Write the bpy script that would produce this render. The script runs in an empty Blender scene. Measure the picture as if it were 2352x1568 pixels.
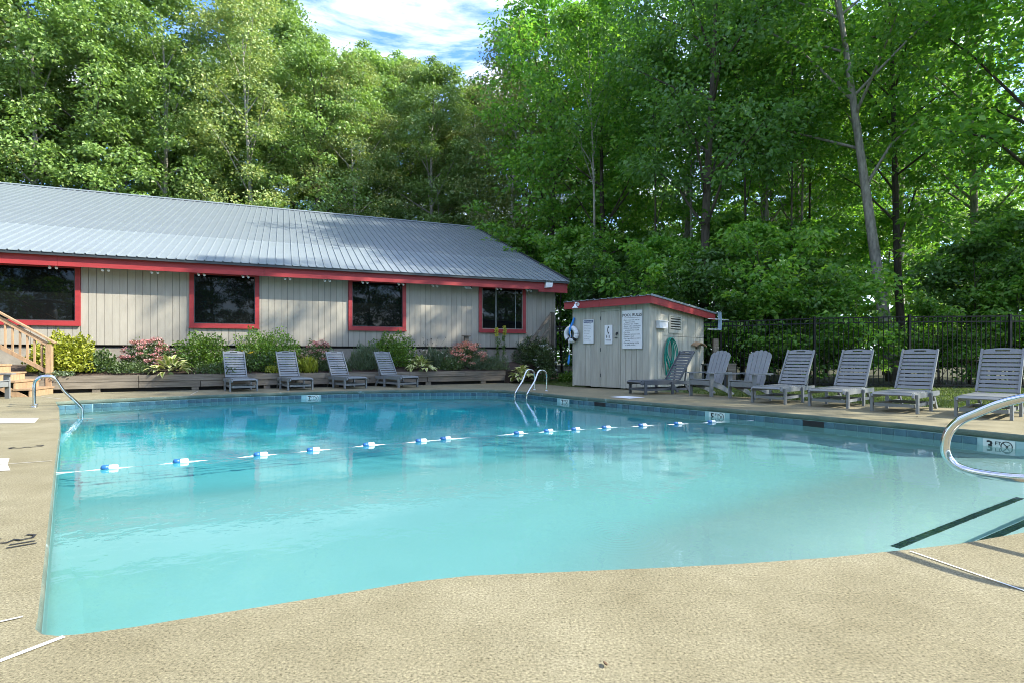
import bpy, bmesh, math, random
import numpy as np
from mathutils import Vector, Matrix, geometry
R = math.radians
S = bpy.context.scene
COL = S.collection
random.seed(7)

# ------------------------------------------------------------------ camera, sky, sun, exposure
cam = bpy.data.objects.new('camera', bpy.data.cameras.new('camera')); COL.objects.link(cam); S.camera = cam
cam.location = (0, 0, 0.9); cam.rotation_euler = (math.pi / 2, 0, 0)
cam.data.sensor_width = 36; cam.data.lens = 36 * 1270 / 2352; cam.data.shift_y = 31 / 2352
cam.data.clip_start = 0.05; cam.data.clip_end = 2000
SUN_AZ, SUN_EL = 101.0, 38.0
sdir = Vector((math.sin(R(SUN_AZ)) * math.cos(R(SUN_EL)), math.cos(R(SUN_AZ)) * math.cos(R(SUN_EL)), math.sin(R(SUN_EL))))
W = bpy.data.worlds.new('World'); S.world = W; W.use_nodes = True
nt = W.node_tree; bg = nt.nodes['Background']
sky = nt.nodes.new('ShaderNodeTexSky'); sky.sky_type = 'NISHITA'; sky.sun_disc = False
sky.sun_elevation = R(SUN_EL); sky.sun_rotation = R(SUN_AZ); sky.ozone_density = 1.6
tc = nt.nodes.new('ShaderNodeTexCoord')
mp = nt.nodes.new('ShaderNodeMapping'); mp.inputs['Scale'].default_value = (1.6, 2.2, 7.0); mp.inputs['Rotation'].default_value = (0.15, 0.25, 0.4)
nz = nt.nodes.new('ShaderNodeTexNoise'); nz.inputs['Scale'].default_value = 1.7; nz.inputs['Detail'].default_value = 9; nz.inputs['Roughness'].default_value = 0.6; nz.inputs['Distortion'].default_value = 0.5
rp = nt.nodes.new('ShaderNodeValToRGB'); rp.color_ramp.elements[0].position = 0.43; rp.color_ramp.elements[1].position = 0.69
mx = nt.nodes.new('ShaderNodeMix'); mx.data_type = 'RGBA'; mx.inputs['B'].default_value = (3.9, 3.95, 4.05, 1)
nt.links.new(tc.outputs['Generated'], mp.inputs['Vector']); nt.links.new(mp.outputs[0], nz.inputs['Vector'])
nt.links.new(nz.outputs[0], rp.inputs[0]); nt.links.new(rp.outputs[0], mx.inputs['Factor'])
tint = nt.nodes.new('ShaderNodeMix'); tint.data_type = 'RGBA'; tint.blend_type = 'MULTIPLY'; tint.inputs['Factor'].default_value = 1; tint.inputs['B'].default_value = (0.33, 0.48, 0.72, 1)
nt.links.new(sky.outputs[0], tint.inputs['A']); nt.links.new(tint.outputs['Result'], mx.inputs['A']); nt.links.new(mx.outputs['Result'], bg.inputs['Color'])
bg.inputs['Strength'].default_value = 0.15
sl = bpy.data.lights.new('sun', 'SUN'); sl.energy = 2.4; sl.angle = R(0.53); sl.color = (1.0, 0.94, 0.81)
sl.cycles.is_caustics_light = True
sun = bpy.data.objects.new('sun', sl); COL.objects.link(sun); sun.rotation_euler = sdir.to_track_quat('Z', 'Y').to_euler()
vs = S.view_settings; vs.view_transform = 'Standard'; vs.look = 'None'; vs.exposure = 2.3; vs.gamma = 1; vs.use_curve_mapping = False
S.cycles.use_denoising = True; S.cycles.max_bounces = 8; S.cycles.diffuse_bounces = 4; S.cycles.transparent_max_bounces = 8
S.cycles.sample_clamp_indirect = 6; S.cycles.filter_width = 0.95

# ------------------------------------------------------------------ materials
def newmat(name):
    m = bpy.data.materials.new(name); m.use_nodes = True
    return m, m.node_tree.nodes, m.node_tree.links, m.node_tree.nodes['Principled BSDF']
def noise(n, l, scale, detail=4, vec=None, rough=0.55, stretch=None, coord='Object'):
    t = n.new('ShaderNodeTexCoord'); x = n.new('ShaderNodeTexNoise')
    x.inputs['Scale'].default_value = scale; x.inputs['Detail'].default_value = detail; x.inputs['Roughness'].default_value = rough
    if stretch:
        q = n.new('ShaderNodeMapping'); q.inputs['Scale'].default_value = stretch
        l.new(t.outputs[coord], q.inputs[0]); l.new(q.outputs[0], x.inputs['Vector'])
    else: l.new(t.outputs[coord], x.inputs['Vector'])
    return x
def ramp(n, l, src, stops):
    r = n.new('ShaderNodeValToRGB'); cr = r.color_ramp
    while len(cr.elements) < len(stops): cr.elements.new(0.5)
    for e, (p, c) in zip(cr.elements, stops): e.position = p; e.color = (*c, 1) if len(c) == 3 else c
    l.new(src, r.inputs[0]); return r
def mixc(n, l, fac, a, b, mode='MIX'):
    m = n.new('ShaderNodeMix'); m.data_type = 'RGBA'; m.blend_type = mode
    for sock, v in (('Factor', fac), ('A', a), ('B', b)):
        if isinstance(v, (int, float)): m.inputs[sock].default_value = v
        elif isinstance(v, tuple): m.inputs[sock].default_value = (*v, 1)
        else: l.new(v, m.inputs[sock])
    return m.outputs['Result']
def bump(n, l, p, src, strength, dist):
    b = n.new('ShaderNodeBump'); b.inputs['Strength'].default_value = strength; b.inputs['Distance'].default_value = dist
    l.new(src, b.inputs['Height']); l.new(b.outputs[0], p.inputs['Normal'])
def simple(name, col, rough=0.5, metal=0.0, var=0.12, scale=6, stretch=None, bumpd=0.0, bscale=60, spec=0.5, objvar=0.0):
    m, n, l, p = newmat(name)
    p.inputs['Roughness'].default_value = rough; p.inputs['Metallic'].default_value = metal; p.inputs['Specular IOR Level'].default_value = spec
    x = noise(n, l, scale, 5, stretch=stretch)
    d = tuple(c * (1 - var) for c in col); u = tuple(min(1, c * (1 + var)) for c in col)
    r = ramp(n, l, x.outputs[0], [(0.3, d), (0.7, u)])
    out = r.outputs[0]
    if objvar:
        oi = n.new('ShaderNodeObjectInfo'); mr = n.new('ShaderNodeMapRange'); mr.inputs['To Min'].default_value = 1 - objvar; mr.inputs['To Max'].default_value = 1 + objvar
        l.new(oi.outputs['Random'], mr.inputs[0]); out = mixc(n, l, 1.0, out, mr.outputs[0], 'MULTIPLY')
    l.new(out, p.inputs['Base Color'])
    if bumpd:
        y = noise(n, l, bscale, 4, stretch=stretch); bump(n, l, p, y.outputs[0], 0.6, bumpd)
    return m
M = {}
def deck_mat():
    m, n, l, p = newmat('exposed_concrete')
    big = noise(n, l, 0.9, 6, rough=0.65); mid = noise(n, l, 3.2, 6, rough=0.7); fine = noise(n, l, 105, 4, rough=0.75); sp = noise(n, l, 190, 2)
    a = ramp(n, l, big.outputs[0], [(0.3, (0.20, 0.178, 0.11)), (0.5, (0.23, 0.208, 0.134)), (0.72, (0.268, 0.246, 0.166))])
    b = ramp(n, l, mid.outputs[0], [(0.3, (0.84, 0.83, 0.80)), (0.7, (1.12, 1.12, 1.13))])
    c = ramp(n, l, fine.outputs[0], [(0.30, (0.16, 0.14, 0.11)), (0.43, (0.74, 0.73, 0.70)), (0.56, (1.08, 1.07, 1.05)), (0.72, (1.65, 1.6, 1.45))])
    d = ramp(n, l, sp.outputs[0], [(0.28, (0.4, 0.36, 0.32)), (0.4, (1, 1, 1))])
    o = mixc(n, l, 1.0, a.outputs[0], b.outputs[0], 'MULTIPLY'); o = mixc(n, l, 1.0, o, c.outputs[0], 'MULTIPLY'); o = mixc(n, l, 0.8, o, d.outputs[0], 'MULTIPLY')
    l.new(o, p.inputs['Base Color']); p.inputs['Roughness'].default_value = 0.9; p.inputs['Specular IOR Level'].default_value = 0.2
    bump(n, l, p, fine.outputs[0], 0.6, 0.004); return m
M['deck'] = deck_mat()
def coping_mat():
    m, n, l, p = newmat('stained_coping')
    x = noise(n, l, 3.0, 6); y = noise(n, l, 5.5, 4); z = noise(n, l, 90, 2)
    a = ramp(n, l, x.outputs[0], [(0.3, (0.07, 0.105, 0.08)), (0.55, (0.115, 0.15, 0.115)), (0.75, (0.19, 0.185, 0.13))])
    w = ramp(n, l, y.outputs[0], [(0.62, (0, 0, 0)), (0.70, (1, 1, 1))])
    o = mixc(n, l, w.outputs[0], a.outputs[0], (0.26, 0.32, 0.30)); s = ramp(n, l, z.outputs[0], [(0.3, (0.7, 0.7, 0.7)), (0.6, (1.1, 1.1, 1.1))])
    o = mixc(n, l, 1.0, o, s.outputs[0], 'MULTIPLY'); l.new(o, p.inputs['Base Color']); p.inputs['Roughness'].default_value = 0.75; return m
M['coping'] = coping_mat()
def plaster_mat():
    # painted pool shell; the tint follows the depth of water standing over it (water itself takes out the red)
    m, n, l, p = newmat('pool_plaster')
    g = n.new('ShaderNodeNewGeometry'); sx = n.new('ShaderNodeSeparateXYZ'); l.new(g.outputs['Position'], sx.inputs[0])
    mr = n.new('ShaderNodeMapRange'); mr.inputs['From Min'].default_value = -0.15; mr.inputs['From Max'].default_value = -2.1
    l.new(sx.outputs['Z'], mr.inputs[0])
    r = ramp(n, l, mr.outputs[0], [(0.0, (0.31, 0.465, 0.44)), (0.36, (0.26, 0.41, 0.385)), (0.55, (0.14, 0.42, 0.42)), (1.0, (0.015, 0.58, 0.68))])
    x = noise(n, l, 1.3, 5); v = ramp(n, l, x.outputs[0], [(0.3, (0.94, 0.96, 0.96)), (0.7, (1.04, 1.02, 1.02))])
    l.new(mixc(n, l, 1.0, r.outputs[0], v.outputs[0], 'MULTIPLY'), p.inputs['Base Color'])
    p.inputs['Roughness'].default_value = 0.8; p.inputs['Specular IOR Level'].default_value = 0.1; return m
M['plaster'] = plaster_mat()
def water_mat():
    m, n, l, p = newmat('pool_water'); n.remove(p)
    g = n.new('ShaderNodeBsdfGlass'); g.inputs['IOR'].default_value = 1.333; g.inputs['Roughness'].default_value = 0.0; g.inputs['Color'].default_value = (0.96, 1, 1, 1)
    a = noise(n, l, 2.6, 3); b = noise(n, l, 9, 3)
    t = n.new('ShaderNodeTexCoord'); v = n.new('ShaderNodeTexWave'); v.wave_type = 'RINGS'; v.rings_direction = 'SPHERICAL'; v.inputs['Scale'].default_value = 8
    q = n.new('ShaderNodeMapping'); q.inputs['Location'].default_value = (-0.62, -3.27, 0.165)
    l.new(t.outputs['Object'], q.inputs[0]); l.new(q.outputs[0], v.inputs['Vector'])
    ln = n.new('ShaderNodeVectorMath'); ln.operation = 'LENGTH'; l.new(q.outputs[0], ln.inputs[0])
    mr = n.new('ShaderNodeMapRange'); mr.inputs['From Min'].default_value = 0.05; mr.inputs['From Max'].default_value = 0.42; mr.inputs['To Min'].default_value = 0.35; mr.inputs['To Max'].default_value = 0
    l.new(ln.outputs['Value'], mr.inputs[0])
    k = n.new('ShaderNodeMath'); k.operation = 'MULTIPLY'; l.new(v.outputs['Fac'], k.inputs[0]); l.new(mr.outputs[0], k.inputs[1])
    s = n.new('ShaderNodeMath'); s.operation = 'MULTIPLY_ADD'; l.new(b.outputs[0], s.inputs[0]); s.inputs[1].default_value = 0.25; l.new(a.outputs[0], s.inputs[2])
    s2 = n.new('ShaderNodeMath'); s2.operation = 'ADD'; l.new(s.outputs[0], s2.inputs[0]); l.new(k.outputs[0], s2.inputs[1])
    bm = n.new('ShaderNodeBump'); bm.inputs['Strength'].default_value = 0.16; bm.inputs['Distance'].default_value = 0.02
    l.new(s2.outputs[0], bm.inputs['Height']); l.new(bm.outputs[0], g.inputs['Normal'])
    l.new(g.outputs[0], n['Material Output'].inputs['Surface']); return m
M['water'] = water_mat()
def tile_mat(name, lo, hi):
    m, n, l, p = newmat(name)
    oi = n.new('ShaderNodeObjectInfo'); x = noise(n, l, 14, 5, rough=0.65)
    a = ramp(n, l, x.outputs[0], [(0.3, lo), (0.7, hi)])
    mr = n.new('ShaderNodeMapRange'); mr.inputs['To Min'].default_value = 0.75; mr.inputs['To Max'].default_value = 1.25; l.new(oi.outputs['Random'], mr.inputs[0])
    l.new(mixc(n, l, 1.0, a.outputs[0], mr.outputs[0], 'MULTIPLY'), p.inputs['Base Color']); p.inputs['Roughness'].default_value = 0.25; return m
M['tile'] = tile_mat('slate_blue_tile', (0.02, 0.07, 0.10), (0.06, 0.14, 0.18))
M['darktile'] = tile_mat('dark_step_tile', (0.006, 0.02, 0.022), (0.015, 0.04, 0.04))
M['grout'] = simple('grout', (0.33, 0.50, 0.50), 0.8)
M['white_tile'] = simple('white_marker_tile', (0.62, 0.68, 0.64), 0.3, var=0.05)
M['black'] = simple('black_print', (0.012, 0.012, 0.014), 0.5)
M['white'] = simple('white_paint', (0.74, 0.75, 0.75), 0.5, var=0.04)
M['cream'] = simple('cream_sealant', (0.42, 0.395, 0.34), 0.6, var=0.05)
M['steel'] = simple('polished_steel', (0.62, 0.64, 0.66), 0.13, 1.0, var=0.03)
M['siding'] = simple('taupe_siding', (0.345, 0.32, 0.265), 0.75, var=0.08, scale=3, stretch=(3, 3, 0.5), bumpd=0.002, bscale=40, objvar=0.05, spec=0.25)
M['shedwood'] = simple('weathered_shed_siding', (0.42, 0.41, 0.345), 0.8, var=0.14, scale=4, stretch=(4, 4, 0.4), bumpd=0.003, bscale=30, objvar=0.06, spec=0.2)
M['red'] = simple('red_trim_paint', (0.31, 0.028, 0.03), 0.55, var=0.14, scale=3, stretch=(0.6, 3, 3), objvar=0.05)
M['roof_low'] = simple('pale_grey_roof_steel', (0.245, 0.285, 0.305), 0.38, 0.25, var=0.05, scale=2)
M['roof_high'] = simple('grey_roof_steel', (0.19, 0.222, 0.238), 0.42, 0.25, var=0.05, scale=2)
M['drip'] = simple('dark_drip_edge', (0.05, 0.06, 0.065), 0.5, 0.4)
M['concrete'] = simple('foundation_concrete', (0.27, 0.245, 0.20), 0.9, var=0.22, scale=4, bumpd=0.004)
M['soffit'] = simple('soffit_board', (0.33, 0.31, 0.27), 0.8)
M['interior'] = simple('dark_room', (0.02, 0.02, 0.02), 0.9)
def pane_mat():
    m, n, l, p = newmat('window_pane'); p.inputs['Base Color'].default_value = (0.006, 0.007, 0.007, 1); p.inputs['Roughness'].default_value = 0.02; p.inputs['Specular IOR Level'].default_value = 0.3
    x = noise(n, l, 1.5, 2); bump(n, l, p, x.outputs[0], 0.05, 0.02); return m
M['pane'] = pane_mat()
M['timber'] = simple('grey_timber', (0.18, 0.155, 0.12), 0.85, var=0.35, scale=5, stretch=(0.35, 6, 6), bumpd=0.004, bscale=12, objvar=0.15, spec=0.2)
M['cedar'] = simple('tan_stair_lumber', (0.34, 0.225, 0.13), 0.7, var=0.22, scale=5, stretch=(4, 4, 0.8), bumpd=0.002, bscale=14, objvar=0.12)
M['poly'] = simple('grey_lounger_boards', (0.185, 0.197, 0.197), 0.42, var=0.06, scale=5, bumpd=0.0008, bscale=80)
M['poly_dark'] = simple('charcoal_boards', (0.085, 0.095, 0.105), 0.45, var=0.06, scale=5)
M['fence'] = simple('black_fence_metal', (0.012, 0.012, 0.014), 0.4, 0.3)
M['soil'] = simple('bark_mulch', (0.055, 0.036, 0.024), 0.95, var=0.45, scale=30, bumpd=0.02, bscale=40)
M['forest_floor'] = simple('leaf_litter', (0.045, 0.045, 0.018), 0.95, var=0.45, scale=5, bumpd=0.03, bscale=20)
M['lawn'] = simple('mown_lawn', (0.075, 0.11, 0.022), 0.9, var=0.35, scale=4, bumpd=0.02, bscale=60)
M['blue'] = simple('blue_plastic', (0.015, 0.11, 0.32), 0.35)
M['rope_white'] = simple('white_rope', (0.72, 0.74, 0.74), 0.7)
M['rope_blue'] = simple('blue_rope', (0.03, 0.23, 0.62), 0.7)
M['green_hose'] = simple('green_hose_rubber', (0.0, 0.26, 0.19), 0.4)
M['bark'] = simple('grey_bark', (0.27, 0.255, 0.215), 0.9, var=0.4, scale=7, stretch=(2, 2, 0.5), bumpd=0.02, bscale=18, spec=0.15)
M['bark_dark'] = simple('dark_bark', (0.075, 0.066, 0.05), 0.9, var=0.4, scale=6, stretch=(2, 2, 0.4), bumpd=0.02, bscale=16, spec=0.15)
M['bark_pale'] = simple('pale_birch_bark', (0.34, 0.32, 0.28), 0.85, var=0.35, scale=6, stretch=(1, 1, 3), bumpd=0.008, bscale=16, spec=0.2)
M['galv'] = simple('grey_metal', (0.5, 0.54, 0.56), 0.4, 0.6)
M['paleblue'] = simple('pale_blue_panel', (0.35, 0.48, 0.56), 0.45)
def leafmat(name, cols, trans=0.38, rough=0.5, objvar=0.18):
    m, n, l, p = newmat(name); n.remove(p)
    g = n.new('ShaderNodeNewGeometry'); oi = n.new('ShaderNodeObjectInfo')
    k = len(cols); r = ramp(n, l, g.outputs['Random Per Island'], [(i / (k - 1), c) for i, c in enumerate(cols)])
    mr = n.new('ShaderNodeMapRange'); mr.inputs['To Min'].default_value = 1 - objvar; mr.inputs['To Max'].default_value = 1 + objvar; l.new(oi.outputs['Random'], mr.inputs[0])
    c = mixc(n, l, 1.0, r.outputs[0], mr.outputs[0], 'MULTIPLY')
    d = n.new('ShaderNodeBsdfPrincipled'); d.inputs['Roughness'].default_value = rough; d.inputs['Specular IOR Level'].default_value = 0.75; l.new(c, d.inputs['Base Color'])
    t = n.new('ShaderNodeBsdfTranslucent'); tcx = mixc(n, l, 1.0, c, (1.3, 1.36, 0.68), 'MULTIPLY'); l.new(tcx, t.inputs['Color'])
    x = n.new('ShaderNodeMixShader'); x.inputs[0].default_value = trans; l.new(d.outputs[0], x.inputs[1]); l.new(t.outputs[0], x.inputs[2])
    l.new(x.outputs[0], n['Material Output'].inputs['Surface']); return m
M['leaf_oak'] = leafmat('sunny_oak_leaves', [(0.134, 0.242, 0.053), (0.197, 0.322, 0.080), (0.261, 0.375, 0.120), (0.234, 0.359, 0.072)], trans=0.32)
M['leaf_birch'] = leafmat('olive_birch_leaves', [(0.160, 0.236, 0.064), (0.222, 0.305, 0.098), (0.276, 0.350, 0.128), (0.338, 0.350, 0.105)], trans=0.32)
M['leaf_maple'] = leafmat('fresh_maple_leaves', [(0.080, 0.214, 0.030), (0.123, 0.285, 0.043), (0.172, 0.355, 0.055), (0.244, 0.399, 0.064)], trans=0.50)
M['leaf_dark'] = leafmat('deep_green_leaves', [(0.066, 0.160, 0.037), (0.097, 0.217, 0.047), (0.139, 0.272, 0.056)], trans=0.40)
M['leaf_lime'] = leafmat('lime_shrub_leaves', [(0.22, 0.27, 0.02), (0.32, 0.36, 0.03), (0.42, 0.43, 0.05)], trans=0.3)
M['leaf_green'] = leafmat('green_shrub_leaves', [(0.06, 0.14, 0.015), (0.10, 0.20, 0.02), (0.17, 0.28, 0.03)], trans=0.35)
M['leaf_mid'] = leafmat('mid_green_leaves', [(0.05, 0.09, 0.025), (0.075, 0.13, 0.035), (0.11, 0.17, 0.05)], trans=0.3)
M['leaf_grey'] = leafmat('grey_green_leaves', [(0.08, 0.12, 0.06), (0.11, 0.16, 0.08), (0.14, 0.19, 0.10)], trans=0.25)
M['petal_pink'] = leafmat('dusty_pink_petals', [(0.36, 0.12, 0.13), (0.46, 0.18, 0.19), (0.5, 0.26, 0.24), (0.55, 0.4, 0.38)], trans=0.2)
M['petal_salmon'] = leafmat('salmon_pink_petals', [(0.55, 0.15, 0.13), (0.65, 0.24, 0.2), (0.7, 0.38, 0.3), (0.7, 0.55, 0.4)], trans=0.2)
M['petal_yellow'] = leafmat('yellow_petals', [(0.75, 0.42, 0.02), (0.8, 0.55, 0.03)], trans=0.2)
M['petal_white'] = leafmat('white_petals', [(0.75, 0.75, 0.7), (0.8, 0.8, 0.78)], trans=0.2)
M['seed'] = simple('dark_seed_heads', (0.02, 0.018, 0.016), 0.9)
M['stem'] = simple('green_stems', (0.09, 0.13, 0.04), 0.8)
M['grass'] = leafmat('grass_blades', [(0.07, 0.12, 0.02), (0.11, 0.16, 0.03), (0.16, 0.19, 0.05)], trans=0.3)
def hosta_mat():
    m, n, l, p = newmat('cream_edged_leaf')
    uv = n.new('ShaderNodeAttribute'); uv.attribute_name = 'edge'
    oi = n.new('ShaderNodeObjectInfo')
    r = ramp(n, l, uv.outputs['Fac'], [(0.25, (0.62, 0.60, 0.30)), (0.6, (0.42, 0.45, 0.09)), (0.95, (0.16, 0.27, 0.05))])
    mr = n.new('ShaderNodeMapRange'); mr.inputs['To Min'].default_value = 0.8; mr.inputs['To Max'].default_value = 1.15; l.new(oi.outputs['Random'], mr.inputs[0])
    l.new(mixc(n, l, 1.0, r.outputs[0], mr.outputs[0], 'MULTIPLY'), p.inputs['Base Color']); p.inputs['Roughness'].default_value = 0.5; return m
M['hosta'] = hosta_mat()

# ------------------------------------------------------------------ builders
class MB:
    def __init__(s): s.v = []; s.f = []
    def add(s, vs, fs):
        b = len(s.v); s.v += [tuple(v) for v in vs]; s.f += [tuple(b + i for i in f) for f in fs]; return s
    BF = [(0, 3, 2, 1), (4, 5, 6, 7), (0, 1, 5, 4), (1, 2, 6, 5), (2, 3, 7, 6), (3, 0, 4, 7)]
    def box(s, x0, x1, y0, y1, z0, z1):
        return s.add([(x0, y0, z0), (x1, y0, z0), (x1, y1, z0), (x0, y1, z0), (x0, y0, z1), (x1, y0, z1), (x1, y1, z1), (x0, y1, z1)], MB.BF)
    def beam(s, p, q, w, t, up=(0, 0, 1), w2=None):
        # a board from p to q: w across (perpendicular to up), t along up
        p = Vector(p); q = Vector(q); d = (q - p).normalized(); u = Vector(up)
        a = d.cross(u).normalized(); b = a.cross(d).normalized(); w2 = w if w2 is None else w2
        r = []
        for c, ww in ((p, w), (q, w2)):
            r += [c - a * ww / 2 - b * t / 2, c + a * ww / 2 - b * t / 2, c + a * ww / 2 + b * t / 2, c - a * ww / 2 + b * t / 2]
        return s.add(r, [(0, 3, 2, 1), (4, 5, 6, 7), (0, 1, 5, 4), (1, 2, 6, 5), (2, 3, 7, 6), (3, 0, 4, 7)])
    def tube(s, pts, r, n=8, cap=True):
        pts = [Vector(p) for p in pts]; rs = r if isinstance(r, (list, tuple)) else [r] * len(pts)
        d = (pts[1] - pts[0]).normalized(); a = d.orthogonal().normalized(); rings = []
        for i, p in enumerate(pts):
            t = (pts[min(i + 1, len(pts) - 1)] - pts[max(i - 1, 0)]).normalized()
            a = (a - t * a.dot(t)).normalized(); b = t.cross(a)
            rings.append([p + (a * math.cos(2 * math.pi * k / n) + b * math.sin(2 * math.pi * k / n)) * rs[i] for k in range(n)])
        vs = [v for g in rings for v in g]; fs = []
        for i in range(len(pts) - 1):
            for k in range(n):
                fs.append((i * n + k, i * n + (k + 1) % n, (i + 1) * n + (k + 1) % n, (i + 1) * n + k))
        if cap: fs += [tuple(range(n - 1, -1, -1)), tuple((len(pts) - 1) * n + k for k in range(n))]
        return s.add(vs, fs)
    def lathe(s, prof, n=16, c=(0, 0, 0)):
        vs = []; fs = []
        for r, z in prof:
            vs += [(c[0] + r * math.cos(2 * math.pi * k / n), c[1] + r * math.sin(2 * math.pi * k / n), c[2] + z) for k in range(n)]
        for i in range(len(prof) - 1):
            for k in range(n): fs.append((i * n + k, i * n + (k + 1) % n, (i + 1) * n + (k + 1) % n, (i + 1) * n + k))
        return s.add(vs, fs)
    def prism(s, poly, fr, h):
        # poly in 2D, fr = (origin, ax, ay), extruded by h along ax x ay
        o, ax, ay = (Vector(t) for t in fr); nn = ax.cross(ay).normalized() * h; k = len(poly)
        a = [o + ax * x + ay * y for x, y in poly]; b = [p + nn for p in a]
        return s.add(a + b, [tuple(range(k - 1, -1, -1)), tuple(range(k, 2 * k))] + [(i, (i + 1) % k, k + (i + 1) % k, k + i) for i in range(k)])
    def mesh(s, name, mat, smooth=False):
        me = bpy.data.meshes.new(name); me.from_pydata(s.v, [], s.f); me.materials.append(mat)
        if smooth: me.polygons.foreach_set('use_smooth', [True] * len(me.polygons))
        me.update(); return me
    def build(s, name, mat, parent=None, smooth=False):
        return link(name, s.mesh(name, mat, smooth), parent)
def link(name, me, parent=None):
    o = bpy.data.objects.new(name, me); COL.objects.link(o)
    if parent is not None: o.parent = parent
    return o
def tag(o, label=None, cat=None, group=None, kind=None):
    for k, v in (('label', label), ('category', cat), ('group', group), ('kind', kind)):
        if v: o[k] = v
    return o
def thing(name, label, cat, loc=(0, 0, 0), rz=0.0, group=None):
    o = bpy.data.objects.new(name, None); COL.objects.link(o); o.location = loc; o.rotation_euler = (0, 0, rz); o.empty_display_size = 0.1
    return tag(o, label, cat, group)
def dup(root, loc, rz, label=None, scale=None):
    kids = {}
    r = root.copy(); COL.objects.link(r); r.location = loc; r.rotation_euler = (0, 0, rz)
    if label: r['label'] = label
    if scale: r.scale = (scale,) * 3 if not isinstance(scale, tuple) else scale
    for ch in root.children:
        c = ch.copy(); COL.objects.link(c); c.parent = r
        for g in ch.children:
            d = g.copy(); COL.objects.link(d); d.parent = c
    return r
def structure(o): o['kind'] = 'structure'; return o
def receive(o): o.cycles.is_caustics_receiver = True; return o
def text(body, size, mat, parent, loc, rot, name='lettering', align='LEFT', bold=0.0, spacing=1.0):
    cu = bpy.data.curves.new(name, 'FONT'); cu.body = body; cu.size = size; cu.align_x = align; cu.offset = bold; cu.space_line = spacing; cu.resolution_u = 2
    cu.materials.append(mat); o = bpy.data.objects.new(name, cu); COL.objects.link(o); o.parent = parent; o.location = loc; o.rotation_euler = rot; return o
def rotz(ax): return math.atan2(ax[1], ax[0])
def smooth_path(pts, n=6):
    P = [Vector(p) for p in pts]; out = []
    for i in range(len(P) - 1):
        p0 = P[max(i - 1, 0)]; p1 = P[i]; p2 = P[i + 1]; p3 = P[min(i + 2, len(P) - 1)]
        for k in range(n):
            t = k / n
            out.append(0.5 * ((2 * p1) + (p2 - p0) * t + (2 * p0 - 5 * p1 + 4 * p2 - p3) * t * t + (3 * p1 - p0 - 3 * p2 + p3) * t ** 3))
    return out + [P[-1]]

# ------------------------------------------------------------------ ground, deck, pool
POOL = [(-8.88, 10.75), (-8.55, 11.20), (-8.2, 11.5), (-7.6, 12.02), (-6.75, 12.72), (-5.5, 13.45), (-3.92, 14.15), (-2.4, 14.52), (-0.9, 14.66), (-0.35, 14.5), (0.45, 13.65), (1.4, 12.15), (1.95, 11.5), (2.79, 10.46), (3.74, 9.34), (4.6, 8.22), (5.3, 7.2), (5.82, 6.22), (6.45, 5.3), (6.9, 4.9), (6.95, 4.6), (6.5, 4.3), (5.0, 3.72), (3.6, 3.22),
        (2.6, 2.81), (2.13, 2.64), (1.82, 2.56), (1.40, 2.46), (0.99, 2.39), (0.6, 2.34), (0.22, 2.30), (-0.17, 2.26), (-0.39, 2.20), (-0.62, 2.10), (-0.90, 1.98), (-1.10, 1.90), (-1.26, 1.83), (-1.40, 1.785), (-1.46, 1.775), (-1.52, 1.785), (-1.57, 1.82), (-1.63, 1.90), (-2.0, 2.36), (-2.62, 3.13), (-3.86, 4.67), (-5.52, 6.75), (-7.79, 9.50)]
POOL = [Vector((x, y, 0)) for x, y in POOL]          # clockwise seen from above
DECK = [(-30, -9), (17, -9), (17, -0.5), (10.5, 6.6), (8.27, 8.93), (6.65, 10.1), (4.75, 12.25), (4.1, 13.5), (1.55, 15.95), (1.1, 17.0), (0.2, 18.2), (-11.2, 13.2), (-16, 11.8), (-30, 11)]
DECKV = [Vector((x, y, 0)) for x, y in DECK]
def fill(outer, holes, z=0.0):
    loops = [[Vector((p.x, p.y, 0)) for p in outer]] + [[Vector((p.x, p.y, 0)) for p in h] for h in holes]
    flat = [p for lp in loops for p in lp]; tr = geometry.tessellate_polygon(loops)
    return [(p.x, p.y, z) for p in flat], [tuple(t) for t in tr]
def ccw(vs, fs):
    out = []
    for f in fs:
        q = [vs[i] for i in f]; k = sum(a[0] * b[1] - b[0] * a[1] for a, b in zip(q, q[1:] + q[:1]))
        out.append(f if k > 0 else f[::-1])
    return out
v, f = fill(DECKV, [POOL]); deck = structure(MB().add(v, ccw(v, f)).build('pool_deck', M['deck']))
BIG = [Vector(p) for p in ((-300, -300, 0), (300, -300, 0), (300, 400, 0), (-300, 400, 0))]
v, f = fill(BIG, [DECKV], -0.03); structure(MB().add(v, ccw(v, f)).build('ground', M['forest_floor']))
LAWN = [(17, -0.5), (10.5, 6.6), (8.27, 8.93), (6.65, 10.1), (4.75, 12.25), (4.1, 13.5), (1.55, 15.95), (1.1, 17.0), (0.2, 18.2), (1.2, 20.2), (4.2, 20.4), (6.3, 17.6), (7.0, 17.2), (9.0, 15.9), (11.0, 15.2), (14, 14.9), (22, 14), (22, -0.5)]
v, f = fill([Vector((x, y, 0)) for x, y in LAWN], [], -0.012); structure(MB().add(v, ccw(v, f)).build('lawn', M['lawn']))
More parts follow.
